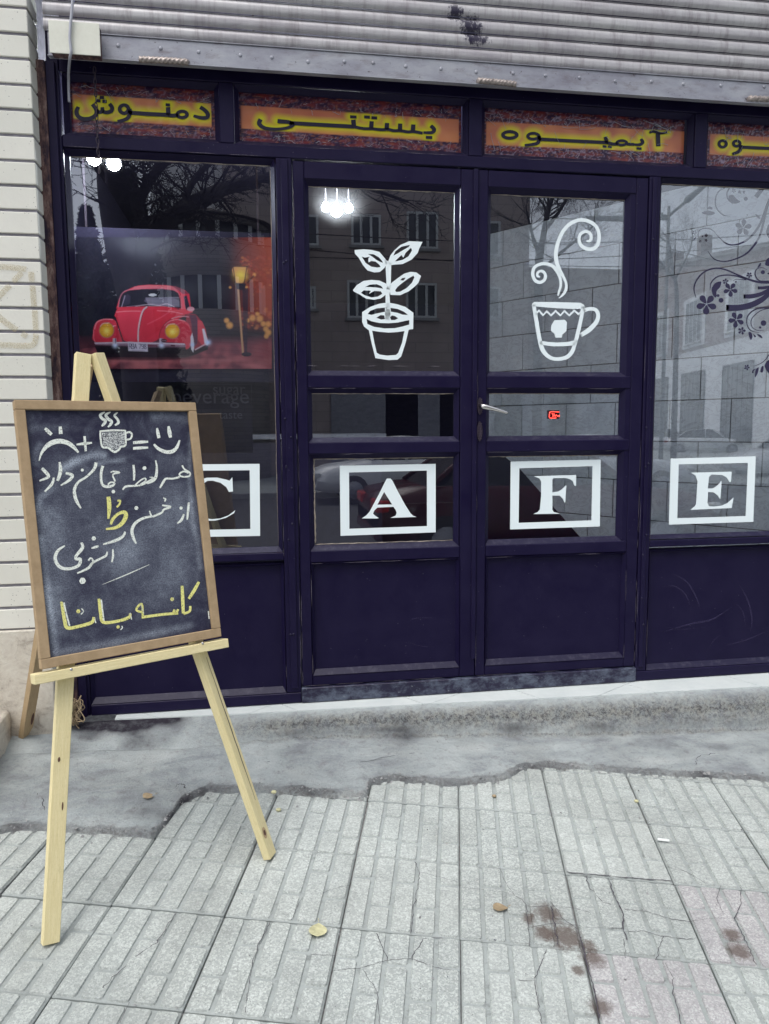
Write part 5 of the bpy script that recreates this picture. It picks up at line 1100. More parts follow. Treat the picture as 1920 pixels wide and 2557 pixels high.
for px, py in ((178, 1671.5), (506, 1606.5)):
    p = onE(px, py, .0485); bm = bmesh.new(); lathe(bm, [(.0034, -.002), (.0034, .0008), (.0012, .001)], 10, Matrix.Translation(p) @ nE.to_track_quat('Z', 'Y').to_matrix().to_4x4()); bm_obj('screw', bm, MAT['chrome'], ea)

# ---------- chalkboard resting on the ledge
OB = .044                                                          # front face of the frame, ahead of the legs' mid plane
corn = [onE(x, y, OB) for x, y in ((39, 998), (492, 1005), (550.5, 1589.6), (99, 1673))]
cB = sum(corn, Vector())/4; bw = ((corn[1]-corn[0]).length+(corn[2]-corn[3]).length)/2; bh = ((corn[3]-corn[0]).length+(corn[2]-corn[1]).length)/2
cbd = thing('chalkboard', 'framed chalkboard with a chalk cup, smile and Persian verse resting on the easel', 'chalkboard', tuple(cB-uE*bh/2))
MB = Matrix((wE, uE, nE)).transposed().to_4x4(); MB.translation = cB-cbd.location
def bobj(name, bm, m, recalc=True):
    if recalc: bmesh.ops.recalc_face_normals(bm, faces=bm.faces[:])
    me = bpy.data.meshes.new(name); bm.to_mesh(me); bm.free(); o = link(name, me, m, cbd); o.matrix_local = MB; return o
fw_ = .0235
for (a, b, c, d) in ((-bw/2, bw/2, bh/2-fw_, bh/2), (-bw/2, bw/2, -bh/2, -bh/2+fw_), (-bw/2, -bw/2+fw_, -bh/2+fw_+.0003, bh/2-fw_-.0003), (bw/2-fw_, bw/2, -bh/2+fw_+.0003, bh/2-fw_-.0003)):
    bm = bmesh.new(); box(bm, a, b, c, d, -.022, 0, .0016); bobj('frame_strip', bm, MAT['mdf'])
def b2d(px, py):                                                   # pixel -> board coordinates on the writing surface
    p = onE(px, py, OB-.010)-cB; return p.dot(wE), p.dot(uE)
# the writing panel with its chalk haze
nx, ny = 90, 130; sm = Paint(-bw/2+.01, bw/2-.01, -bh/2+.01, bh/2-.01, nx, ny); S_ = np.full(sm.X.shape, .05)
def smear(pts, wd_, a):
    global S_
    P = [b2d(60+x*.27694, 1000+y*.27694) for x, y in pts]; D = np.full(sm.X.shape, 9.0)
    for u, v in zip(P, P[1:]): D = np.minimum(D, seg_dist(sm.X, sm.Y, u, v))
    S_ = S_+a*np.exp(-(D/wd_)**2)
for pts, wd_, a in [([(360, 610), (480, 540), (620, 490), (720, 490)], .010, .55), ([(650, 575), (760, 550), (900, 535)], .006, .30), ([(1180, 150), (1300, 135), (1470, 170)], .012, .22), ([(70, 250), (300, 240), (600, 250)], .010, .16), ([(120, 1000), (150, 880), (250, 800)], .007, .35), ([(110, 560), (110, 480), (140, 400)], .008, .25), ([(200, 1050), (230, 1200), (260, 1400)], .030, .28), ([(330, 1000), (420, 1200), (560, 1300)], .05, .18),
        ([(1000, 1300), (1200, 1200), (1400, 1050)], .055, .30), ([(900, 1500), (1200, 1450), (1450, 1300)], .05, .28), ([(1250, 1700), (1400, 1600)], .05, .22), ([(1500, 300), (1490, 700), (1530, 1200)], .006, .30), ([(1540, 1150), (1590, 1500)], .008, .4), ([(150, 1250), (240, 1900), (290, 2250)], .008, .45), ([(300, 1600), (340, 1500), (420, 1480)], .025, .22), ([(290, 2280), (900, 2160), (1500, 2030)], .010, .40), ([(600, 2300), (700, 1900), (900, 1900)], .05, .10), ([(250, 1750), (280, 2100)], .035, .25),
        ([(600, 900), (700, 1000), (850, 900)], .05, .10), ([(930, 750), (1300, 800)], .05, .10), ([(1250, 560), (1400, 540)], .02, .2), ([(300, 700), (600, 760)], .05, .12)]: smear(pts, wd_, a)
S_ *= (.75+.9*np.clip(vnoise(sm.X, sm.Y, 9, 2)+.2, -.3, .8)); S_ -= .10*np.exp(-((sm.X+.03)**2+(sm.Y-.29)**2)/.004); S_ = np.clip(S_, .02, 1)
vv = [(x, y, -.010) for x, y in zip(sm.X.ravel(), sm.Y.ravel())]; ff = [(j*(nx+1)+i, j*(nx+1)+i+1, (j+1)*(nx+1)+i+1, (j+1)*(nx+1)+i) for j in range(ny) for i in range(nx)]
me = bpy.data.meshes.new('writing_panel'); me.from_pydata(vv, [], ff); at = me.attributes.new('smudge', 'FLOAT', 'POINT'); at.data.foreach_set('value', S_.ravel().astype(np.float32)); o = link('writing_panel', me, MAT['board'], cbd); o.matrix_local = MB
bm = bmesh.new(); box(bm, -bw/2+.004, bw/2-.004, -bh/2+.004, bh/2-.004, -.0215, -.0125); bobj('back_panel', bm, MAT['mdf'])
def K(x0, y0, s): return lambda x, y: Vector((*b2d(x0+x*s, y0+y*s), -.0094))
K1, K2 = K(60, 1000, .27694), K(60, 1300, .30102)
def writing(name, strokes, m):
    bm = bmesh.new()
    for T, pts, wd_ in strokes: add_ribbon(bm, pts, wd_, T, 5, True, False)
    for f in bm.faces:
        f.normal_update()
        if f.normal.z < 0: f.normal_flip()
    bobj(name, bm, m, False)
def blob(T, x, y, r): return (T, [(x-r*.5, y-r*.3), (x, y), (x+r*.5, y+r*.3)], [r*.7, r*1.3, r*.6])
WH = [(K1, [(188, 250), (215, 278), (248, 308)], [24, 34, 28]), (K1, [(325, 235), (328, 268), (330, 303)], [26, 32, 34]), (K1, [(135, 545), (160, 470), (220, 400), (300, 368), (380, 378), (440, 415), (490, 470)], [10, 24, 42, 44, 40, 34, 16]),
 (K1, [(545, 322), (550, 390), (556, 458)], 22), (K1, [(472, 398), (540, 390), (612, 382)], [14, 26, 16]),
 (K1, [(728, 105), (688, 130), (700, 160), (732, 185), (720, 212), (698, 232)], [12, 26, 26, 28, 26, 14]), (K1, [(780, 104), (738, 130), (755, 165), (788, 190), (775, 222), (755, 240)], [12, 26, 28, 28, 24, 12]), (K1, [(842, 108), (815, 135), (838, 165), (852, 195), (838, 212), (818, 224)], [12, 20, 22, 24, 22, 14]),
 (K1, [(682, 278), (800, 270), (915, 272)], [14, 18, 14]), (K1, [(686, 275), (690, 340), (706, 418), (755, 425), (790, 450), (820, 464), (858, 440), (870, 418), (912, 405), (915, 340), (912, 270)], [16, 18, 18, 20, 20, 20, 18, 18, 18, 18, 16]),
 (K1, [(920, 292), (955, 286), (972, 310), (958, 345), (920, 355)], 17), (K1, [(982, 382), (1050, 376), (1118, 372)], [24, 28, 18]), (K1, [(982, 432), (1050, 428), (1118, 425)], [24, 26, 16]), (K1, [(1198, 248), (1205, 290), (1216, 340)], [16, 30, 28]), (K1, [(1302, 232), (1310, 285), (1320, 335)], [18, 36, 26]),
 (K1, [(1170, 395), (1210, 435), (1270, 462), (1330, 462), (1375, 425), (1402, 358)], [18, 28, 32, 34, 30, 14]),
 (K1, [(1425, 585), (1445, 620), (1492, 650), (1492, 680), (1450, 688), (1410, 682), (1402, 660), (1440, 640), (1482, 655)], 15), (K1, [(1402, 690), (1340, 705), (1280, 705), (1255, 735), (1225, 788)], [20, 16, 18, 22, 16]),
 (K1, [(1185, 540), (1196, 600), (1190, 680), (1165, 722), (1110, 748)], [12, 18, 26, 24, 16]), (K1, [(1130, 690), (1165, 700), (1130, 725), (1060, 760), (1000, 770), (920, 775), (888, 805)], [8, 16, 18, 18, 16, 20, 14]), (K1, [(1000, 765), (1050, 720), (1090, 702), (1095, 725), (1050, 755)], 13), blob(K1, 1085, 610, 28), (K1, [(985, 580), (992, 650), (990, 722)], [18, 22, 16]),
 (K1, [(710, 590), (695, 650), (695, 720), (712, 765), (750, 778), (798, 768), (815, 745), (780, 738), (755, 760)], [26, 24, 22, 24, 24, 22, 16, 14, 14]), (K1, [(780, 652), (800, 640), (860, 650), (800, 668), (822, 730)], [10, 14, 16, 14, 16]), blob(K1, 805, 822, 26),
 (K1, [(650, 560), (630, 620), (560, 690), (490, 735), (456, 795), (456, 850), (475, 910), (512, 972)], [30, 26, 20, 22, 28, 30, 28, 14]), blob(K1, 525, 628, 22), (K1, [(320, 555), (328, 640), (302, 725)], [18, 34, 24]), (K1, [(375, 655), (430, 672), (425, 702), (380, 738), (330, 766)], [20, 30, 28, 22, 12]),
 (K1, [(160, 612), (200, 652), (222, 685), (190, 705), (138, 725)], [28, 30, 26, 22, 14]), (K1, [(268, 695), (250, 755), (185, 822)], [16, 26, 14]),
 (K1, [(1255, 878), (1275, 890), (1265, 912)], 14), (K1, [(1245, 945), (1320, 960), (1262, 982), (1240, 1012), (1190, 1034), (1152, 1045), (1130, 995)], [14, 20, 18, 18, 20, 16, 10]), (K1, [(1152, 1045), (1080, 1060), (1020, 1092), (986, 1130), (972, 1180), (986, 1240), (1010, 1290)], [18, 22, 26, 28, 28, 26, 14]), blob(K1, 1012, 970, 28),
 (K1, [(1485, 918), (1478, 1000), (1470, 1075)], [18, 22, 14]), (K1, [(1440, 1025), (1418, 1078), (1380, 1108)], [14, 24, 12]), blob(K1, 1415, 970, 24),
 (K2, [(838, 92), (820, 130), (760, 165), (655, 197)], [16, 22, 24, 12]), (K2, [(618, 212), (590, 220), (558, 230)], [14, 20, 10]), blob(K2, 578, 148, 28), (K2, [(735, 238), (738, 290), (728, 345)], [12, 18, 12]), (K2, [(690, 258), (680, 290), (640, 312), (600, 332), (566, 352), (530, 395), (440, 437)], [12, 18, 18, 18, 20, 22, 12]), (K2, [(532, 332), (555, 310), (572, 340), (550, 372)], 14),
 (K2, [(475, 182), (484, 225), (432, 292), (432, 320), (466, 320), (455, 368), (400, 395), (330, 398), (282, 370), (258, 312), (280, 250), (338, 208)], [18, 28, 24, 22, 26, 26, 24, 26, 28, 28, 24, 12]), blob(K2, 485, 500, 42),
 (K2, [(1040, 364), (850, 448), (650, 530)], [3, 9, 2]), (K2, [(640, 655), (650, 740), (662, 832)], 12), (K2, [(330, 680), (352, 780), (378, 872)], 13), (K2, [(475, 728), (492, 752), (472, 778)], 9), (K2, [(810, 872), (815, 890), (800, 905)], 9), (K2, [(880, 765), (892, 820)], 9), (K2, [(585, 805), (595, 850)], 9), (K2, [(1240, 640), (1225, 668)], 8), (K2, [(968, 690), (992, 770)], 9), (K2, [(1528, 750), (1535, 815)], 10)]
YE = [(K1, [(760, 868), (768, 960), (760, 1068)], [34, 38, 18]), (K1, [(782, 1118), (800, 1070), (850, 1022), (902, 1008), (918, 1040), (890, 1100), (830, 1145), (738, 1160)], [20, 28, 26, 34, 38, 36, 28, 18]), (K1, [(842, 905), (866, 905), (860, 935), (835, 962)], 17),
 (K2, [(1310, 540), (1315, 640), (1320, 770)], [22, 28, 24]), (K2, [(1450, 508), (1410, 580), (1366, 648)], [22, 28, 22]), (K2, [(1378, 708), (1372, 752), (1322, 772)], 20), (K2, [(1278, 735), (1262, 762), (1240, 758), (1250, 738)], 18), blob(K2, 1228, 652, 24), (K2, [(1278, 768), (1150, 778), (975, 802)], 22), (K2, [(985, 795), (975, 690), (930, 740), (985, 762)], 18),
 (K2, [(880, 770), (870, 802), (780, 833), (658, 843), (636, 770), (620, 648)], [20, 26, 24, 26, 28, 22]), blob(K2, 780, 882, 22), (K2, [(578, 800), (560, 845), (440, 880), (358, 888), (335, 820), (310, 672)], [22, 28, 26, 30, 30, 22]), blob(K2, 450, 752, 26)]
def split_strokes(L, cuts, m):
    for nm, n in cuts:
        part, L = L[:n], L[n:]
        writing(nm, part, m)
    for t in L: writing('chalk_stroke', [t], m)
split_strokes(WH, [('eye', 1), ('eye', 1), ('frown', 1), ('plus_sign', 2), ('steam', 1), ('steam', 1), ('steam', 1), ('cup_drawing', 3), ('equals_sign', 1), ('equals_sign', 1), ('eye', 1), ('eye', 1), ('smile', 1)], MAT['chalk']); split_strokes(YE, [], MAT['chalky'])
bm = bmesh.new(); add_poly(bm, [(700, 290), (905, 285), (905, 395), (865, 405), (850, 430), (820, 445), (795, 435), (760, 412), (715, 405)], [], lambda x, y: K1(x, y)-Vector((0, 0, .0003)))
for f in bm.faces:
    f.normal_update()
    if f.normal.z < 0: f.normal_flip()
bobj('chalk_shading', bm, MAT['chalkf'], False)

# ---------- small things lying about
def leafy(px, py, L, Wd, ang, m, label, h=.002, curl=.004):
    p = onG(px, py, h); bm = bmesh.new(); n = 10; rows = []
    for k in range(n+1):
        t = k/n; w_ = Wd*.62*math.sin(PI*t**.72)**.85*(1-.30*t)+.0004
        rows.append([bm.verts.new(((t-.5)*L, s*w_, curl*(abs(s)**2)*math.sin(PI*t)+curl*.6*math.cos(3*t)+.001)) for s in (-1, -.5, 0, .5, 1)])
    for a, b in zip(rows, rows[1:]):
        for k in range(4): bm.faces.new((a[k], a[k+1], b[k+1], b[k])).smooth = True
    tube(bm, [(L*.48, 0, .002), (L*.62, .001, .004), (L*.72, .003, .003)], .0008, 5)
    o = bm_obj('leaf', bm, m); o.location = p; o.rotation_euler = (math.atan(GB), math.atan(-GA), ang); tag(o, label, 'leaf', 'fallen leaves'); return o
leafy(794, 2322, .060, .040, math.radians(82), MAT['leaf'], 'largest pale yellow leaf on the paving below the middle of the doors')
leafy(1250, 2268, .042, .028, math.radians(5), MAT['leafb'], 'brown pointed leaf on the paving right of the pale yellow leaf')
leafy(372.5, 1989, .040, .034, math.radians(30), MAT['leafb'], 'round tan leaf on the concrete between the easel legs', .021)
def nut(px, py, r, m, label, h=0.0):
    p = onG(px, py, h); bm = bmesh.new(); bmesh.ops.create_icosphere(bm, subdivisions=2, radius=r)
    for v in bm.verts: v.co = Vector((v.co.x*1.15, v.co.y, v.co.z*.7))*(1+.12*noise.noise(v.co*180))
    o = bm_obj('pebble', bm, m, None, True); o.location = p+Vector((0, 0, r*.6)); tag(o, label, 'pebble', 'small pebbles on the paving')
nut(695.5, 2025, .0075, MAT['leaf'], 'yellow pebble on the paving beside the right easel foot'); nut(1589, 2003, .0068, MAT['leaf'], 'yellow pebble on the paving far to the right'); nut(1234, 1990, .0065, MAT['leafb'], 'tan pebble on the paving near the concrete edge below the right door'); nut(684, 1981, .008, MAT['leaf'], 'pale pebble at the concrete edge behind the right easel leg', .01)
a, b = onG(1642, 2095.5, .004), onG(1671, 2099.5, .004); bm = bmesh.new(); tube(bm, [a, b], .0040, 10); tag(bm_obj('cigarette_end', bm, MAT['paper']), 'white cigarette end lying on the paving at the right', 'cigarette end')
# a frayed bundle of string at the foot of the guide post
bm = bmesh.new(); rn = random.Random(2); c = onY(186, 1768, -.10)
for k in range(26):
    P = [c+Vector((rn.gauss(0, .010), rn.gauss(0, .012), .028+rn.gauss(0, .008))), c+Vector((rn.gauss(0, .016), rn.gauss(-.01, .012), rn.gauss(0, .01))), c+Vector((rn.gauss(.004, .016), rn.gauss(-.012, .014), -.03+rn.gauss(0, .012))), c+Vector((rn.gauss(.006, .02), rn.gauss(-.016, .014), -.05+rn.gauss(0, .010)))]
    tube(bm, cr(P, 4), rn.uniform(.0009, .0026), 5)
tag(bm_obj('string_bundle', bm, MAT['leafb'], None, True), 'frayed bundle of old string at the foot of the rusty shutter guide', 'string')
# grit along the ragged concrete edge and in the corners: nobody could count it
bm = bmesh.new(); rn = random.Random(8)
for _ in range(1500):
    x = rn.uniform(-1.0, 1.7)
    if rn.random() < .72: y = interp(EDGE, x)+rn.gauss(.012, .016); h = .002 if y < interp(EDGE, x) else .014
    elif rn.random() < .5: y = step_y(x)-.085+rn.gauss(0, .03); h = .02
    else: y = rn.uniform(-1.6, -.6); h = 0
    r = abs(rn.gauss(0, .0016))+.0007; p = Vector((x, y, gz(x, y)+h))
    vv = [bm.verts.new(p+Vector((rn.uniform(-1, 1)*r*1.6, rn.uniform(-1, 1)*r*1.6, z*r))) for z in (0, 0, 0, 1.5)]
    for f in ((0, 1, 3), (1, 2, 3), (2, 0, 3)): bm.faces.new([vv[k] for k in f])
tag(bm_obj('grit', bm, MAT['kerb']), kind='stuff')

# ================================================================== INSIDE THE SHOP
def globe_lamp(label, px, py, Y, n, rr=.042, sp=.115, mt='bulb'):
    c = onY(px, py, Y); t = thing('ceiling_lamp', label, 'lamp', (c.x, c.y, 2.74), 'lamps inside the shop')
    bm = bmesh.new(); lathe(bm, [(.16, 2.735), (.16, 2.705), (.15, 2.70)], 20, Matrix.Translation((c.x, c.y, 0))); bm_obj('ceiling_plate', bm, MAT['tyre'], t)
    for k in range(n):
        dx = (k-(n-1)/2)*sp; bm = bmesh.new()
        tube(bm, [(c.x+dx, c.y, 2.70), (c.x+dx, c.y, c.z+rr*1.1)], .0025, 6); bm_obj('cord', bm, MAT['tyre'], t)
        r0 = rr; rr = r0*(1 if n < 3 or k == 1 else .68); bm = bmesh.new(); lathe(bm, [(.012, rr*1.15)]+[(max(rr*math.sin(t), .002), rr*math.cos(t)) for t in np.linspace(.3, PI, 12)], 14, Matrix.Translation((c.x+dx, c.y+(.05 if k % 2 else 0), c.z))); bm_obj('bulb', bm, MAT[mt], t, True); rr = r0
globe_lamp('lit ceiling lamp inside the shop at the top of the left window', 256, 396, .20, 2, .026, .062)
globe_lamp('added lit lamp with three globes behind the left door leaf, standing for a reflection', 842, 520, 1.15, 3, .029, .060, 'globe')  # added lamp: stands for a reflection in the tiles, brightens the marble wall
# serving counter in the dark of the room
cn = thing('counter', 'dark serving counter standing inside the shop', 'counter', (-.2, 3.0, 0))
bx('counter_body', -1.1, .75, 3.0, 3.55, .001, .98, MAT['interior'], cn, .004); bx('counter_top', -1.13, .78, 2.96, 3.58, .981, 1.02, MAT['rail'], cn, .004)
# red lit sign seen through the right door leaf (a small mirrored neon word)
ls = thing('neon_sign', 'small red lit sign glowing behind the middle pane of the right door leaf', 'neon sign', tuple(onY(1384, 1036, .9)))
bm = bmesh.new(); zL = zoom(1180, 930, .4455, .9)
for pts in ([(432, 225), (430, 250), (440, 256), (470, 255)], [(430, 224), (445, 220), (486, 222)], [(445, 228), (452, 244), (448, 248)], [(456, 230), (462, 246), (470, 238), (476, 246), (486, 240), (484, 250)]): tube(bm, cr([zL(*p) for p in pts], 4), .0022, 6)
bm_obj('neon_tube', bm, MAT['led'], ls, True)
bx('sign_back', zL(425, 0).x, zL(492, 0).x, .906, .914, zL(0, 262).z, zL(0, 214).z, MAT['wallpaint'], ls, .001)
# pale words on a dark board inside the left window
wb = thing('word_board', 'dark board with pale words sugar, beverage and taste inside the left window', 'sign', tuple(onY(590, 1000, .5)))
def words(name, txt, px, py, size, Y):
    cu = bpy.data.curves.new(name, 'FONT'); cu.body = txt; cu.size = size; cu.align_x = 'RIGHT'
    t = bpy.data.objects.new(name, cu); COL.objects.link(t); t.rotation_euler = (PI/2, 0, 0); t.location = onY(px, py, Y)
    dg = bpy.context.evaluated_depsgraph_get(); dg.update(); me = bpy.data.meshes.new_from_object(t.evaluated_get(dg)); me.transform(t.matrix_world); bpy.data.objects.remove(t); bpy.data.curves.remove(cu)
    me.materials.clear(); o = link(name, me, MAT['faintword'], wb); o.location = -wb.location
MAT['faintword'] = m_plain('pale_lettering', (.10, .10, .14), .6)
for t_, px, py, s_ in (('sugar', 613, 984, .066), ('beverage', 623, 1007, .092), ('taste', 606, 1045, .052)): words('word', t_, px, py, s_, .5)
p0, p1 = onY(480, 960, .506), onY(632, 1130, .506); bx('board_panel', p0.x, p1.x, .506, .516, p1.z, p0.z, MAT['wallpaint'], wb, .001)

bm = bmesh.new(); add_poly(bm, [(1195, 1085), (1300, 1173), (1452, 1345), (1510, 1420), (1195, 1420)], [], lambda u, v: onY(u, v, .35))
g = bmesh.ops.extrude_face_region(bm, geom=bm.faces[:]); bmesh.ops.translate(bm, verts=[e for e in g['geom'] if isinstance(e, bmesh.types.BMVert)], vec=(0, .02, 0))
tag(bm_obj('leaning_board', bm, MAT['wallpaint']), 'dark slanted board standing inside the shop behind the letter F pane', 'board')

# ================================================================== ACROSS THE STREET (seen mirrored in the glass)
RZ = -.56
tag(bx('kerb', -40, 40, KERB_Y-.15, KERB_Y-.001, -.9, pz(0, KERB_Y)-.002, MAT['kerb'], None, .01), kind='structure')
sheet('road', -60, 60, -15.0, KERB_Y-.152, lambda x, y: RZ, MAT['asphalt'], 8)
tag(bx('far_kerb', -60, 60, -15.16, -15.002, -.9, RZ+.13, MAT['kerb'], None, .01), kind='structure')
sheet('far_pavement', -60, 60, -60, -15.162, lambda x, y: RZ+.125, MAT['groove'], 8)
sheet('ground', -250, 250, -250, 250, lambda x, y: -.92, MAT['asphalt'], 8)
def window_(parent, O3, ux, w_, h_, panes=2, fm='winwhite', depth=.05, n=None):
    """framed window standing on a wall: O3 lower left corner, ux along the wall, facing the street"""
    if n is None:
        n = Vector((-ux.y, ux.x, 0)); n = n if n.y > 0 else -n
    up3 = Vector((0, 0, 1))
    def bar(bm, a, b, c, d, t0, t1):
        vs_ = [bm.verts.new(O3+ux*x+up3*z+n*t) for z in (c, d) for t in (t0, t1) for x in (a, b)]
        for f in ((0, 2, 3, 1), (4, 5, 7, 6), (0, 1, 5, 4), (1, 3, 7, 5), (3, 2, 6, 7), (2, 0, 4, 6)): bm.faces.new([vs_[i] for i in f])
    bm = bmesh.new(); f = .07
    bar(bm, 0, w_, 0, f, .01, depth); bar(bm, 0, w_, h_-f, h_, .01, depth); bar(bm, 0, f, f, h_-f, .01, depth); bar(bm, w_-f, w_, f, h_-f, .01, depth)
    for k in range(1, panes): bar(bm, w_*k/panes-.04, w_*k/panes+.04, f, h_-f, .01, depth-.005)
    fr = bm_obj('window', bm, MAT[fm], parent)
    bm = bmesh.new(); bar(bm, f, w_-f, f, h_-f, .005, .02); g = bm_obj('glass', bm, MAT['winglass'], fr); g.location = (0, 0, 0)
    bm = bmesh.new(); bar(bm, -.08, w_+.08, -.09, -.005, .0, .12); s = bm_obj('sill', bm, MAT['kerb'], fr); s.location = (0, 0, 0)
LB = 22.0
def bwin(par, px0, py0, px1, py1, L, panes=2):
    a, b = across(px0, py1, L), across(px1, py0, L); window_(par, Vector((a.x, a.y, a.z)), Vector((1, 0, 0)), b.x-a.x, b.z-a.z, panes)
bl, br = across(560, 600, LB).x, across(1322, 600, LB).x
bb = thing('apartment_building', 'brown stone apartment building across the street', 'building', ((bl+br)/2, -LB, RZ))
bx('wall', bl, br, -LB-9, -LB, RZ, 15, MAT['brownstone'], bb, 0); bx('parapet', bl-.1, br+.1, -LB-9.1, -LB+.12, 15.001, 15.4, MAT['kerb'], bb, .02)
z4s = lambda x, y: (700+x*.3251, 430+y*.3251)
for x0, y0, x1, y1, n in [(515, 835, 735, 1120, 3), (965, 855, 1200, 1118, 3), (970, 310, 1210, 585, 3), (545, 330, 770, 560, 3), (230, 880, 270, 1050, 1), (500, -180, 740, 60, 3), (965, -230, 1210, 40, 3), (1500, 380, 1690, 640, 2), (1500, 880, 1690, 1120, 2), (1520, -150, 1690, 90, 2), (100, 330, 290, 560, 2)]:
    bwin(bb, *z4s(x0, y0), *z4s(x1, y1), LB, n)
for k in range(5):
    a = across(*z4s(380+k*420, 1350), LB); bx('shop_shutter', a.x, a.x+2.9, -LB+.005, -LB+.06, RZ+.13, 2.2, MAT['rail'], bb, .01)
# round tower with ribbon windows
z3s = lambda x, y: (x*.4335, 360+y*.4335)
c = across(*z3s(1215, 600), 21.0); rT = 1.62
tw = thing('round_tower', 'round bay tower of banded grey stone across the street', 'tower', (c.x, -21.0-.2, RZ)); tc = Vector((c.x, -21.2, 0))
def zt(y): return across(*z3s(1215, y), 21.0-rT).z
def drum(name, z0, z1, r, m, seg=28):
    bm = bmesh.new(); lathe(bm, [(r, z0), (r, z1)], seg, Matrix.Translation(tc)); return bm_obj(name, bm, MAT[m], tw)
drum('stone_band', RZ, zt(940), rT, 'bandstone'); drum('window_band', zt(940), zt(740), rT-.12, 'winglass'); drum('stone_band', zt(740), zt(520), rT, 'bandstone'); drum('window_band', zt(520), zt(420), rT-.12, 'winglass'); drum('stone_band', zt(420), zt(395), rT+.1, 'bandstone')
bm = bmesh.new(); lathe(bm, [(rT+.35, zt(395)+.001), (rT*.7, zt(340)), (.05, zt(265))], 20, Matrix.Translation(tc)); bm_obj('roof', bm, MAT['shingle'], tw)
for z0, z1 in ((zt(940), zt(740)), (zt(520), zt(420))):
    for k in range(18):
        t = 2*PI*k/18; x, y = tc.x+(rT-.10)*math.cos(t), tc.y+(rT-.10)*math.sin(t); bx('mullion', x-.055, x+.055, y-.055, y+.055, z0+.001, z1-.001, MAT['winwhite'], tw, 0)
gl_, gr_ = across(150, 600, 27).x, across(500, 600, 27).x
gb = thing('grey_building', 'grey rendered building far behind the round tower', 'building', ((gl_+gr_)/2, -27, RZ))
bx('wall', across(380, 600, 27).x, bl-.2, -36, -27, RZ, 12, MAT['whitewall'], gb, 0)
for k in range(4):
    for j in range(3): window_(gb, Vector((across(395, 600, 27).x+k*2.2, -27, 1.2+j*3)), Vector((1, 0, 0)), 1.2, 1.6, 2)
# low brick building with a stepping parapet on the right
A, B = across(1500, 690, 66), across(2150, 556, 25); A2, B2 = Vector((A.x, A.y, 0)), Vector((B.x, B.y, 0)); ux = (B2-A2).normalized(); LL = (B2-A2).length; nn = Vector((-ux.y, ux.x, 0)); nn = nn if nn.x > 0 else -nn
rb = thing('brick_building', 'two storey brick building with pale window surrounds along the street', 'building', tuple((A2+B2)/2+Vector((0, 0, RZ))))
HT = (A.z+B.z)/2
def wallbox(name, s0, s1, t0, t1, z0, z1, m, z1b=None, z0b=None):
    bm = bmesh.new(); z0b = z0 if z0b is None else z0b; z1b = z1 if z1b is None else z1b
    vs_ = [bm.verts.new(A2+ux*s+nn*t+Vector((0, 0, z))) for (s, t, z) in ((s0, t0, z0), (s1, t0, z0b), (s1, t1, z0b), (s0, t1, z0), (s0, t0, z1), (s1, t0, z1b), (s1, t1, z1b), (s0, t1, z1))]
    for f in ((0, 3, 2, 1), (4, 5, 6, 7), (0, 1, 5, 4), (1, 2, 6, 5), (2, 3, 7, 6), (3, 0, 4, 7)): bm.faces.new([vs_[i] for i in f])
    return bm_obj(name, bm, MAT[m], rb)
wallbox('wall', 0, LL, .02, 6, HT*.48, A.z, 'redbrick', B.z); wallbox('shop_wall', 0, LL, .03, 6, RZ, HT*.48-.001, 'whitewall'); wallbox('cornice', 0, LL, -.12, .019, A.z-.25, A.z-.001, 'kerb', B.z-.001, B.z-.25)
for s0 in np.arange(3.0, LL-5, 6.6):
    wallbox('surround', s0-.5, s0+3.2, -.03, .0195, HT*.50, HT*.76, 'whitewall'); window_(rb, A2+ux*s0+Vector((0, 0, HT*.52))-nn*.035, ux, 2.7, HT*.22, 4, 'winwhite', n=-nn)
    window_(rb, A2+ux*(s0-.5)+Vector((0, 0, RZ+.7))-nn*.0, ux, 4.0, HT*.36, 6, 'metalgrey', n=-nn)
for s0 in (17.5, 22.5): wallbox('chimney', s0, s0+.7, .6, 1.3, A.z-3.6, A.z-1.9, 'redbrick')
tag(bx('boundary_wall', across(1322, 700, 26).x, across(1560, 700, 26).x, -26.3, -26, RZ, across(1400, 668, 26).z, MAT['redbrick'], None, .02), 'low dull brick boundary wall beside the apartment building', 'wall')

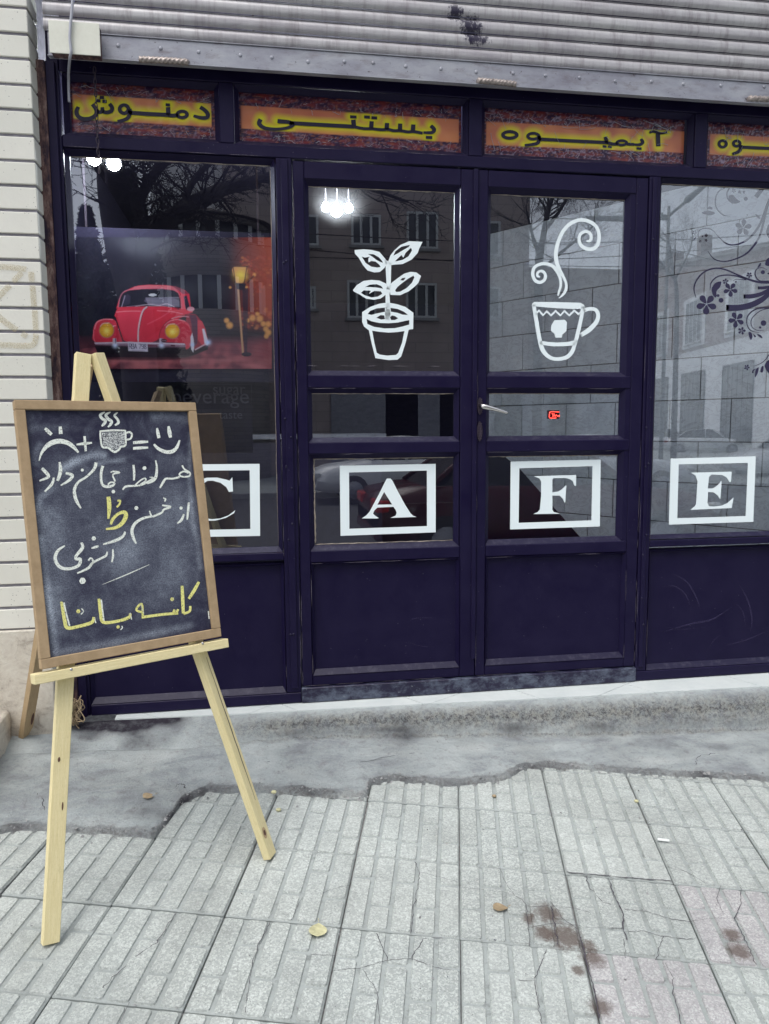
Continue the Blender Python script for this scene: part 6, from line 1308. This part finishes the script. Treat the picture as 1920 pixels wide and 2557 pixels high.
# ---------- bare trees
def tree(label, limbs, base, seed, twig=1.0, levels=3):
    rn = random.Random(seed); bt = bmesh.new(); bc = bmesh.new()
    def grow(bm, p, d, L, r, lev):
        n = 4; P = [p]; R = [r]; q = p.copy()
        for k in range(n):
            d = (d+Vector((rn.gauss(0, .17), rn.gauss(0, .17), rn.gauss(.03, .15)))).normalized(); q = q+d*L/n; P.append(q.copy()); R.append(max(r*(1-.75*(k+1)/n), .0025))
        tube(bm, P, R, 4 if lev else 5, False)
        if lev > 0:
            for k in range(rn.randint(3, 5)):
                t = rn.uniform(.25, 1); i = min(int(t*n), n-1); pp = P[i].lerp(P[i+1], t*n-i); dd = (d+Vector((rn.gauss(0, .75), rn.gauss(0, .75), rn.gauss(.1, .55)))).normalized()
                grow(bm, pp, dd, L*rn.uniform(.42, .72), max(R[i]*.6, .003), lev-1)
    t = thing('bare_tree', label, 'tree', base, 'bare trees along the street')
    for k, (pts, r0, r1) in enumerate(limbs):
        Q = cr(pts, 5); n = len(Q); R = [r0+(r1-r0)*i/(n-1) for i in range(n)]
        R = [r*(1+.12*noise.noise(q*2.5)) for r, q in zip(R, Q)]; tube(bt, Q, R, 9)
        for i in range(3, n, 1):
            if k == 0 and i < n*.62: continue
            for _ in range(2):
                d = (Q[i]-Q[i-1]).normalized(); dd = (d*.5+Vector((rn.gauss(0, .7), rn.gauss(0, .6), rn.gauss(.12, .6)))).normalized(); grow(bc, Q[i], dd, rn.uniform(.5, 1.2)*twig, min(R[i]*.4, .030*twig), levels-1)
    bm_obj('trunk', bt, MAT['bark'], t); bm_obj('crown', bc, MAT['bark'], t)
L1 = 4.55
def a3(x, y, L=L1): return across(*z3s(x, y), L)
g0_ = a3(800, 1300); base1 = Vector((g0_.x+.05, g0_.y, pz(g0_.x, g0_.y)-.02))
tree('big bare street tree at the near kerb with a heavy forked bough', [([base1, a3(790, 1100), a3(770, 900), a3(700, 600), a3(655, 300), a3(640, 80), a3(660, -300), a3(700, -700)], .17, .10), ([a3(775, 900), a3(830, 620), a3(930, 470, 4.6), a3(1050, 385, 4.8), a3(1180, 310, 5.0), a3(1300, 250, 5.3), a3(1480, 215, 5.6)], .11, .065),
  ([a3(840, 520), a3(800, 380, 4.4), a3(850, 220, 4.3), a3(970, 80, 4.2), a3(1150, -120, 4.2)], .055, .03), ([a3(1300, 250, 5.3), a3(1700, 160, 5.6), a3(2050, 230, 5.8), a3(2350, 330, 6.0)], .05, .015), ([a3(650, 250), a3(540, 120, 4.4), a3(420, 20, 4.3)], .04, .02), ([a3(1050, 385, 4.8), a3(1120, 200, 4.9), a3(1300, 30, 5.0)], .04, .02)], base1, 4, .55)
def z5s(x, y, L): return across(1180+x*.4455, 430+y*.4455, L)
L2 = 16.5; b2_ = z5s(372, 900, L2); b2_.z = RZ+.10
tree('tall bare tree beyond the road beside the apartment building', [([b2_, z5s(370, 640, L2), z5s(378, 480, L2), z5s(402, 330, L2), z5s(430, 200, L2), z5s(470, 60, L2)], .13, .04), ([z5s(378, 480, L2), z5s(330, 330, L2), z5s(300, 200, L2)], .06, .02), ([z5s(402, 330, L2), z5s(500, 200, L2), z5s(560, 90, L2)], .06, .02), ([z5s(372, 560, L2), z5s(520, 430, L2), z5s(650, 330, L2), z5s(700, 250, L2)], .05, .02)], b2_, 9, 1.15)
L3 = 30; b3_ = across(1690, 900, L3); b3_.z = RZ+.10
tree('small bare tree behind the street lamp', [([b3_, across(1690, 760, L3), across(1680, 680, L3), across(1670, 600, L3)], .14, .05), ([across(1685, 700, L3), across(1640, 640, L3), across(1620, 600, L3)], .06, .02), ([across(1685, 700, L3), across(1720, 630, L3), across(1730, 590, L3)], .06, .02)], b3_, 12, 1.5)

# ---------- dark evergreens behind the near tree
def evergreen(label, px, L, ytop, wd_, seed):
    rn = random.Random(seed); top = across(px, ytop, L); b = Vector((top.x, top.y, RZ+.1)); H = top.z-b.z
    t = thing('evergreen_tree', label, 'tree', b, 'evergreens across the street'); bm = bmesh.new(); tube(bm, [b, b+Vector((0, 0, H*.9))], [.14, .03], 8); bm_obj('trunk', bm, MAT['bark'], t)
    bm = bmesh.new()
    for _ in range(5200):
        u = rn.random()**.75; rr = wd_*(1-u)**.75*(.55+.45*noise.noise(Vector((u*9, seed, 0))))*math.sqrt(rn.random())*1.1+.05; a = rn.uniform(0, 2*PI)
        c = b+Vector((rr*math.cos(a), rr*math.sin(a), .25+u*(H-.25))); s = rn.uniform(.06, .15); d1 = Vector((rn.gauss(0, 1), rn.gauss(0, 1), rn.gauss(0, 1))).normalized(); d2 = d1.orthogonal().normalized()
        bm.faces.new([bm.verts.new(c+d1*s), bm.verts.new(c+d2*s*.45), bm.verts.new(c-d1*s), bm.verts.new(c-d2*s*.45)])
    bm_obj('crown', bm, MAT['hedge'], t, recalc=False)
evergreen('dark evergreen tree left of the forked street tree', 215, 15.8, 520, 1.5, 1); evergreen('dark evergreen tree directly behind the forked street tree', 322, 16.6, 430, 2.6, 2); evergreen('short dark evergreen tree in front of the round tower', 400, 16.2, 760, 1.3, 3)

# ---------- street lamps and wires
def lamp_post(label, foot, top, arms, r=.05):
    t = thing('street_lamp', label, 'street lamp', (foot.x, foot.y, RZ))
    bm = bmesh.new(); tube(bm, [Vector((top.x, top.y, RZ)), Vector((top.x, top.y, RZ+1.2)), Vector((top.x, top.y, top.z+.25))], [r*1.5, r*1.1, r*.8], 10); bm_obj('pole', bm, MAT['metalgrey'], t)
    for a, b in arms:
        bm = bmesh.new(); tube(bm, [a, a.lerp(b, .45), a.lerp(b, .5), b], [r*.8, r*.7, r*1.7, r*1.2], 8); bm_obj('arm', bm, MAT['metalgrey'], t)
LQ = 15.6; zv = lambda x, y, L=LQ: across(1560+x*.2351, 440+y*.2351, L)
tp = zv(468, 425); lamp_post('grey double armed street lamp across the road', tp, tp, [(tp, zv(850, 95, LQ-.2)), (tp, zv(330, 415, LQ+.2))])
tp2 = z5s(1100, 262, 17.0); lamp_post('grey street lamp with a long flat arm further along the road', tp2, tp2, [(tp2, z5s(640, 258, 16.8))], .05)
wr = thing('overhead_wire', 'thin black overhead wires strung along the street', 'wire', tuple(across(1200, 640, 14)))
for (xa, ya, xb, yb) in ((640, 612, 2200, 640), (640, 575, 2200, 560), (700, 640, 2200, 572), (1600, 600, 2300, 690)):
    a, b = across(xa, ya, 14.4), across(xb, yb, 14.4); bm = bmesh.new(); tube(bm, [a.lerp(b, k/12)+Vector((0, 0, -.35*math.sin(PI*k/12))) for k in range(13)], .012, 4); bm_obj('strand', bm, MAT['iron'], wr)

# ---------- parked cars
def car(label, x, y, rz, paint, Lc=4.3, hatch=False):
    t = thing('parked_car', label, 'car', (x, y, RZ+.002), 'cars parked along the street'); t.rotation_euler = (0, 0, rz)
    def put(name, bm, m, par=t, sm=True):
        bmesh.ops.recalc_face_normals(bm, faces=bm.faces[:]); me = bpy.data.meshes.new(name); bm.to_mesh(me); bm.free()
        for p in me.polygons: p.use_smooth = sm
        return link(name, me, MAT[m], par)
    h = Lc/2; W_ = .86
    def loft(secs):
        bm = bmesh.new(); rows = []
        for xx, prof in secs: rows.append([bm.verts.new((xx, yy, zz_)) for yy, zz_ in prof])
        for a, b in zip(rows, rows[1:]):
            for k in range(len(a)): bm.faces.new((a[k], b[k], b[(k+1) % len(b)], a[(k+1) % len(a)]))
        bm.faces.new(rows[0]); bm.faces.new(rows[-1]); return bm
    def sec(w_, z0, z1, tw_): return [(-w_*.94, z0), (-w_, z0+.22), (-w_, z1-.18), (-w_*tw_, z1), (w_*tw_, z1), (w_, z1-.18), (w_, z0+.22), (w_*.94, z0)]
    zt_ = [(-h, .40, .66, .78), (-h+.08, .28, .86 if not hatch else .92, .86), (-h+.5, .24, .93, .90), (-h+1.0, .22, .95, .92), (0, .22, .93, .93), (h-1.35, .22, .93, .92), (h-.9, .23, .87, .90), (h-.35, .25, .80, .86), (h-.06, .30, .70, .80), (h, .42, .60, .74)]
    put('body', loft([(xx, sec(W_*(.93 if abs(xx) > h-.1 else 1), z0, z1, tw_)) for xx, z0, z1, tw_ in zt_]), paint)
    c0 = -h+.12 if hatch else -h+.62
    cab = [(c0, .90, .93), (c0+(.30 if hatch else .55), .90, 1.36), (-.1, .90, 1.43), (.35, .90, 1.40), (h-1.25, .90, .94)]
    put('greenhouse', loft([(xx, [(-.78, z0), (-.60, z1), (.60, z1), (.78, z0)]) for xx, z0, z1 in cab]), 'carglass', sm=False)
    put('roof', loft([(xx, [(-.615, z1-.05), (-.59, z1+.015), (.59, z1+.015), (.615, z1-.05)]) for xx, z0, z1 in cab[1:4]]), paint)
    for s in (-1, 1):
        for (xa, za, xb, zb2) in ((c0, .93, cab[1][0], 1.36), (cab[3][0], 1.40, cab[4][0], .94), (-.05, .93, -.05, 1.42)):
            bm = bmesh.new(); ya = .79; yb_ = .61; tube(bm, [(xa, s*ya, za), (xb, s*(yb_ if zb2 > 1 else ya), zb2)] if zb2 > 1 else [(xa, s*yb_, za), (xb, s*ya, zb2)], .035, 5); put('pillar', bm, paint)
    for sx in (-h+.80, h-.85):
        for s in (-1, 1):
            bm = bmesh.new(); lathe(bm, [(.20, -.11), (.29, -.11), (.31, -.08), (.31, .08), (.29, .11), (.20, .11)], 18, Matrix.Translation((sx, s*.80, .31)) @ Matrix.Rotation(PI/2, 4, 'X')); wh = put('wheel', bm, 'tyre')
            bm = bmesh.new(); lathe(bm, [(.19, -.125), (.19, .125)], 14, Matrix.Translation((sx, s*.80, .31)) @ Matrix.Rotation(PI/2, 4, 'X')); put('rim', bm, 'rail', wh)
    for s in (-1, 1):
        bm = bmesh.new(); box(bm, -h-.01, -h+.16, s*.62-.2, s*.62+.2, .66, .80, .02); put('tail_lamp', bm, 'lampred', sm=False)
        bm = bmesh.new(); box(bm, h-.16, h+.004, s*.58-.2, s*.58+.2, .55, .68, .02); put('headlight', bm, 'winwhite', sm=False)
    for s, xx in ((-1, -h-.02), (1, h-.08)):
        bm = bmesh.new(); box(bm, xx, xx+.10, -.80, .80, .33, .48, .03); put('bumper', bm, paint, sm=False)
    return t
c1 = across(1180, 1250, 6.5); car('dark red car parked at the near kerb', c1.x+.75, -6.35, 0, 'carred')
c2 = across(860, 1090, 14.0); car('white hatchback parked across the road facing left', c2.x+1.2, -14.0, PI, 'carwhite', 3.9, True)
c3 = across(1765, 1110, 37.0); car('white saloon parked at an angle by the brick building', c3.x, -37.0, math.radians(35), 'carwhite', 4.4)
c4 = across(1668, 1100, 41.0); car('white hatchback parked furthest along the street', c4.x, -41.0, math.radians(35), 'carwhite', 3.9, True)
c5 = across(1900, 1210, 18.0); car('white car at the far side of the road showing its grille', c5.x+1.3, -18.0, math.radians(180), 'carwhite', 4.3)
c6 = across(1480, 1085, 14.0); car('white saloon parked across the road behind the right door reflection', c6.x, -14.0, 0, 'carwhite', 4.3)
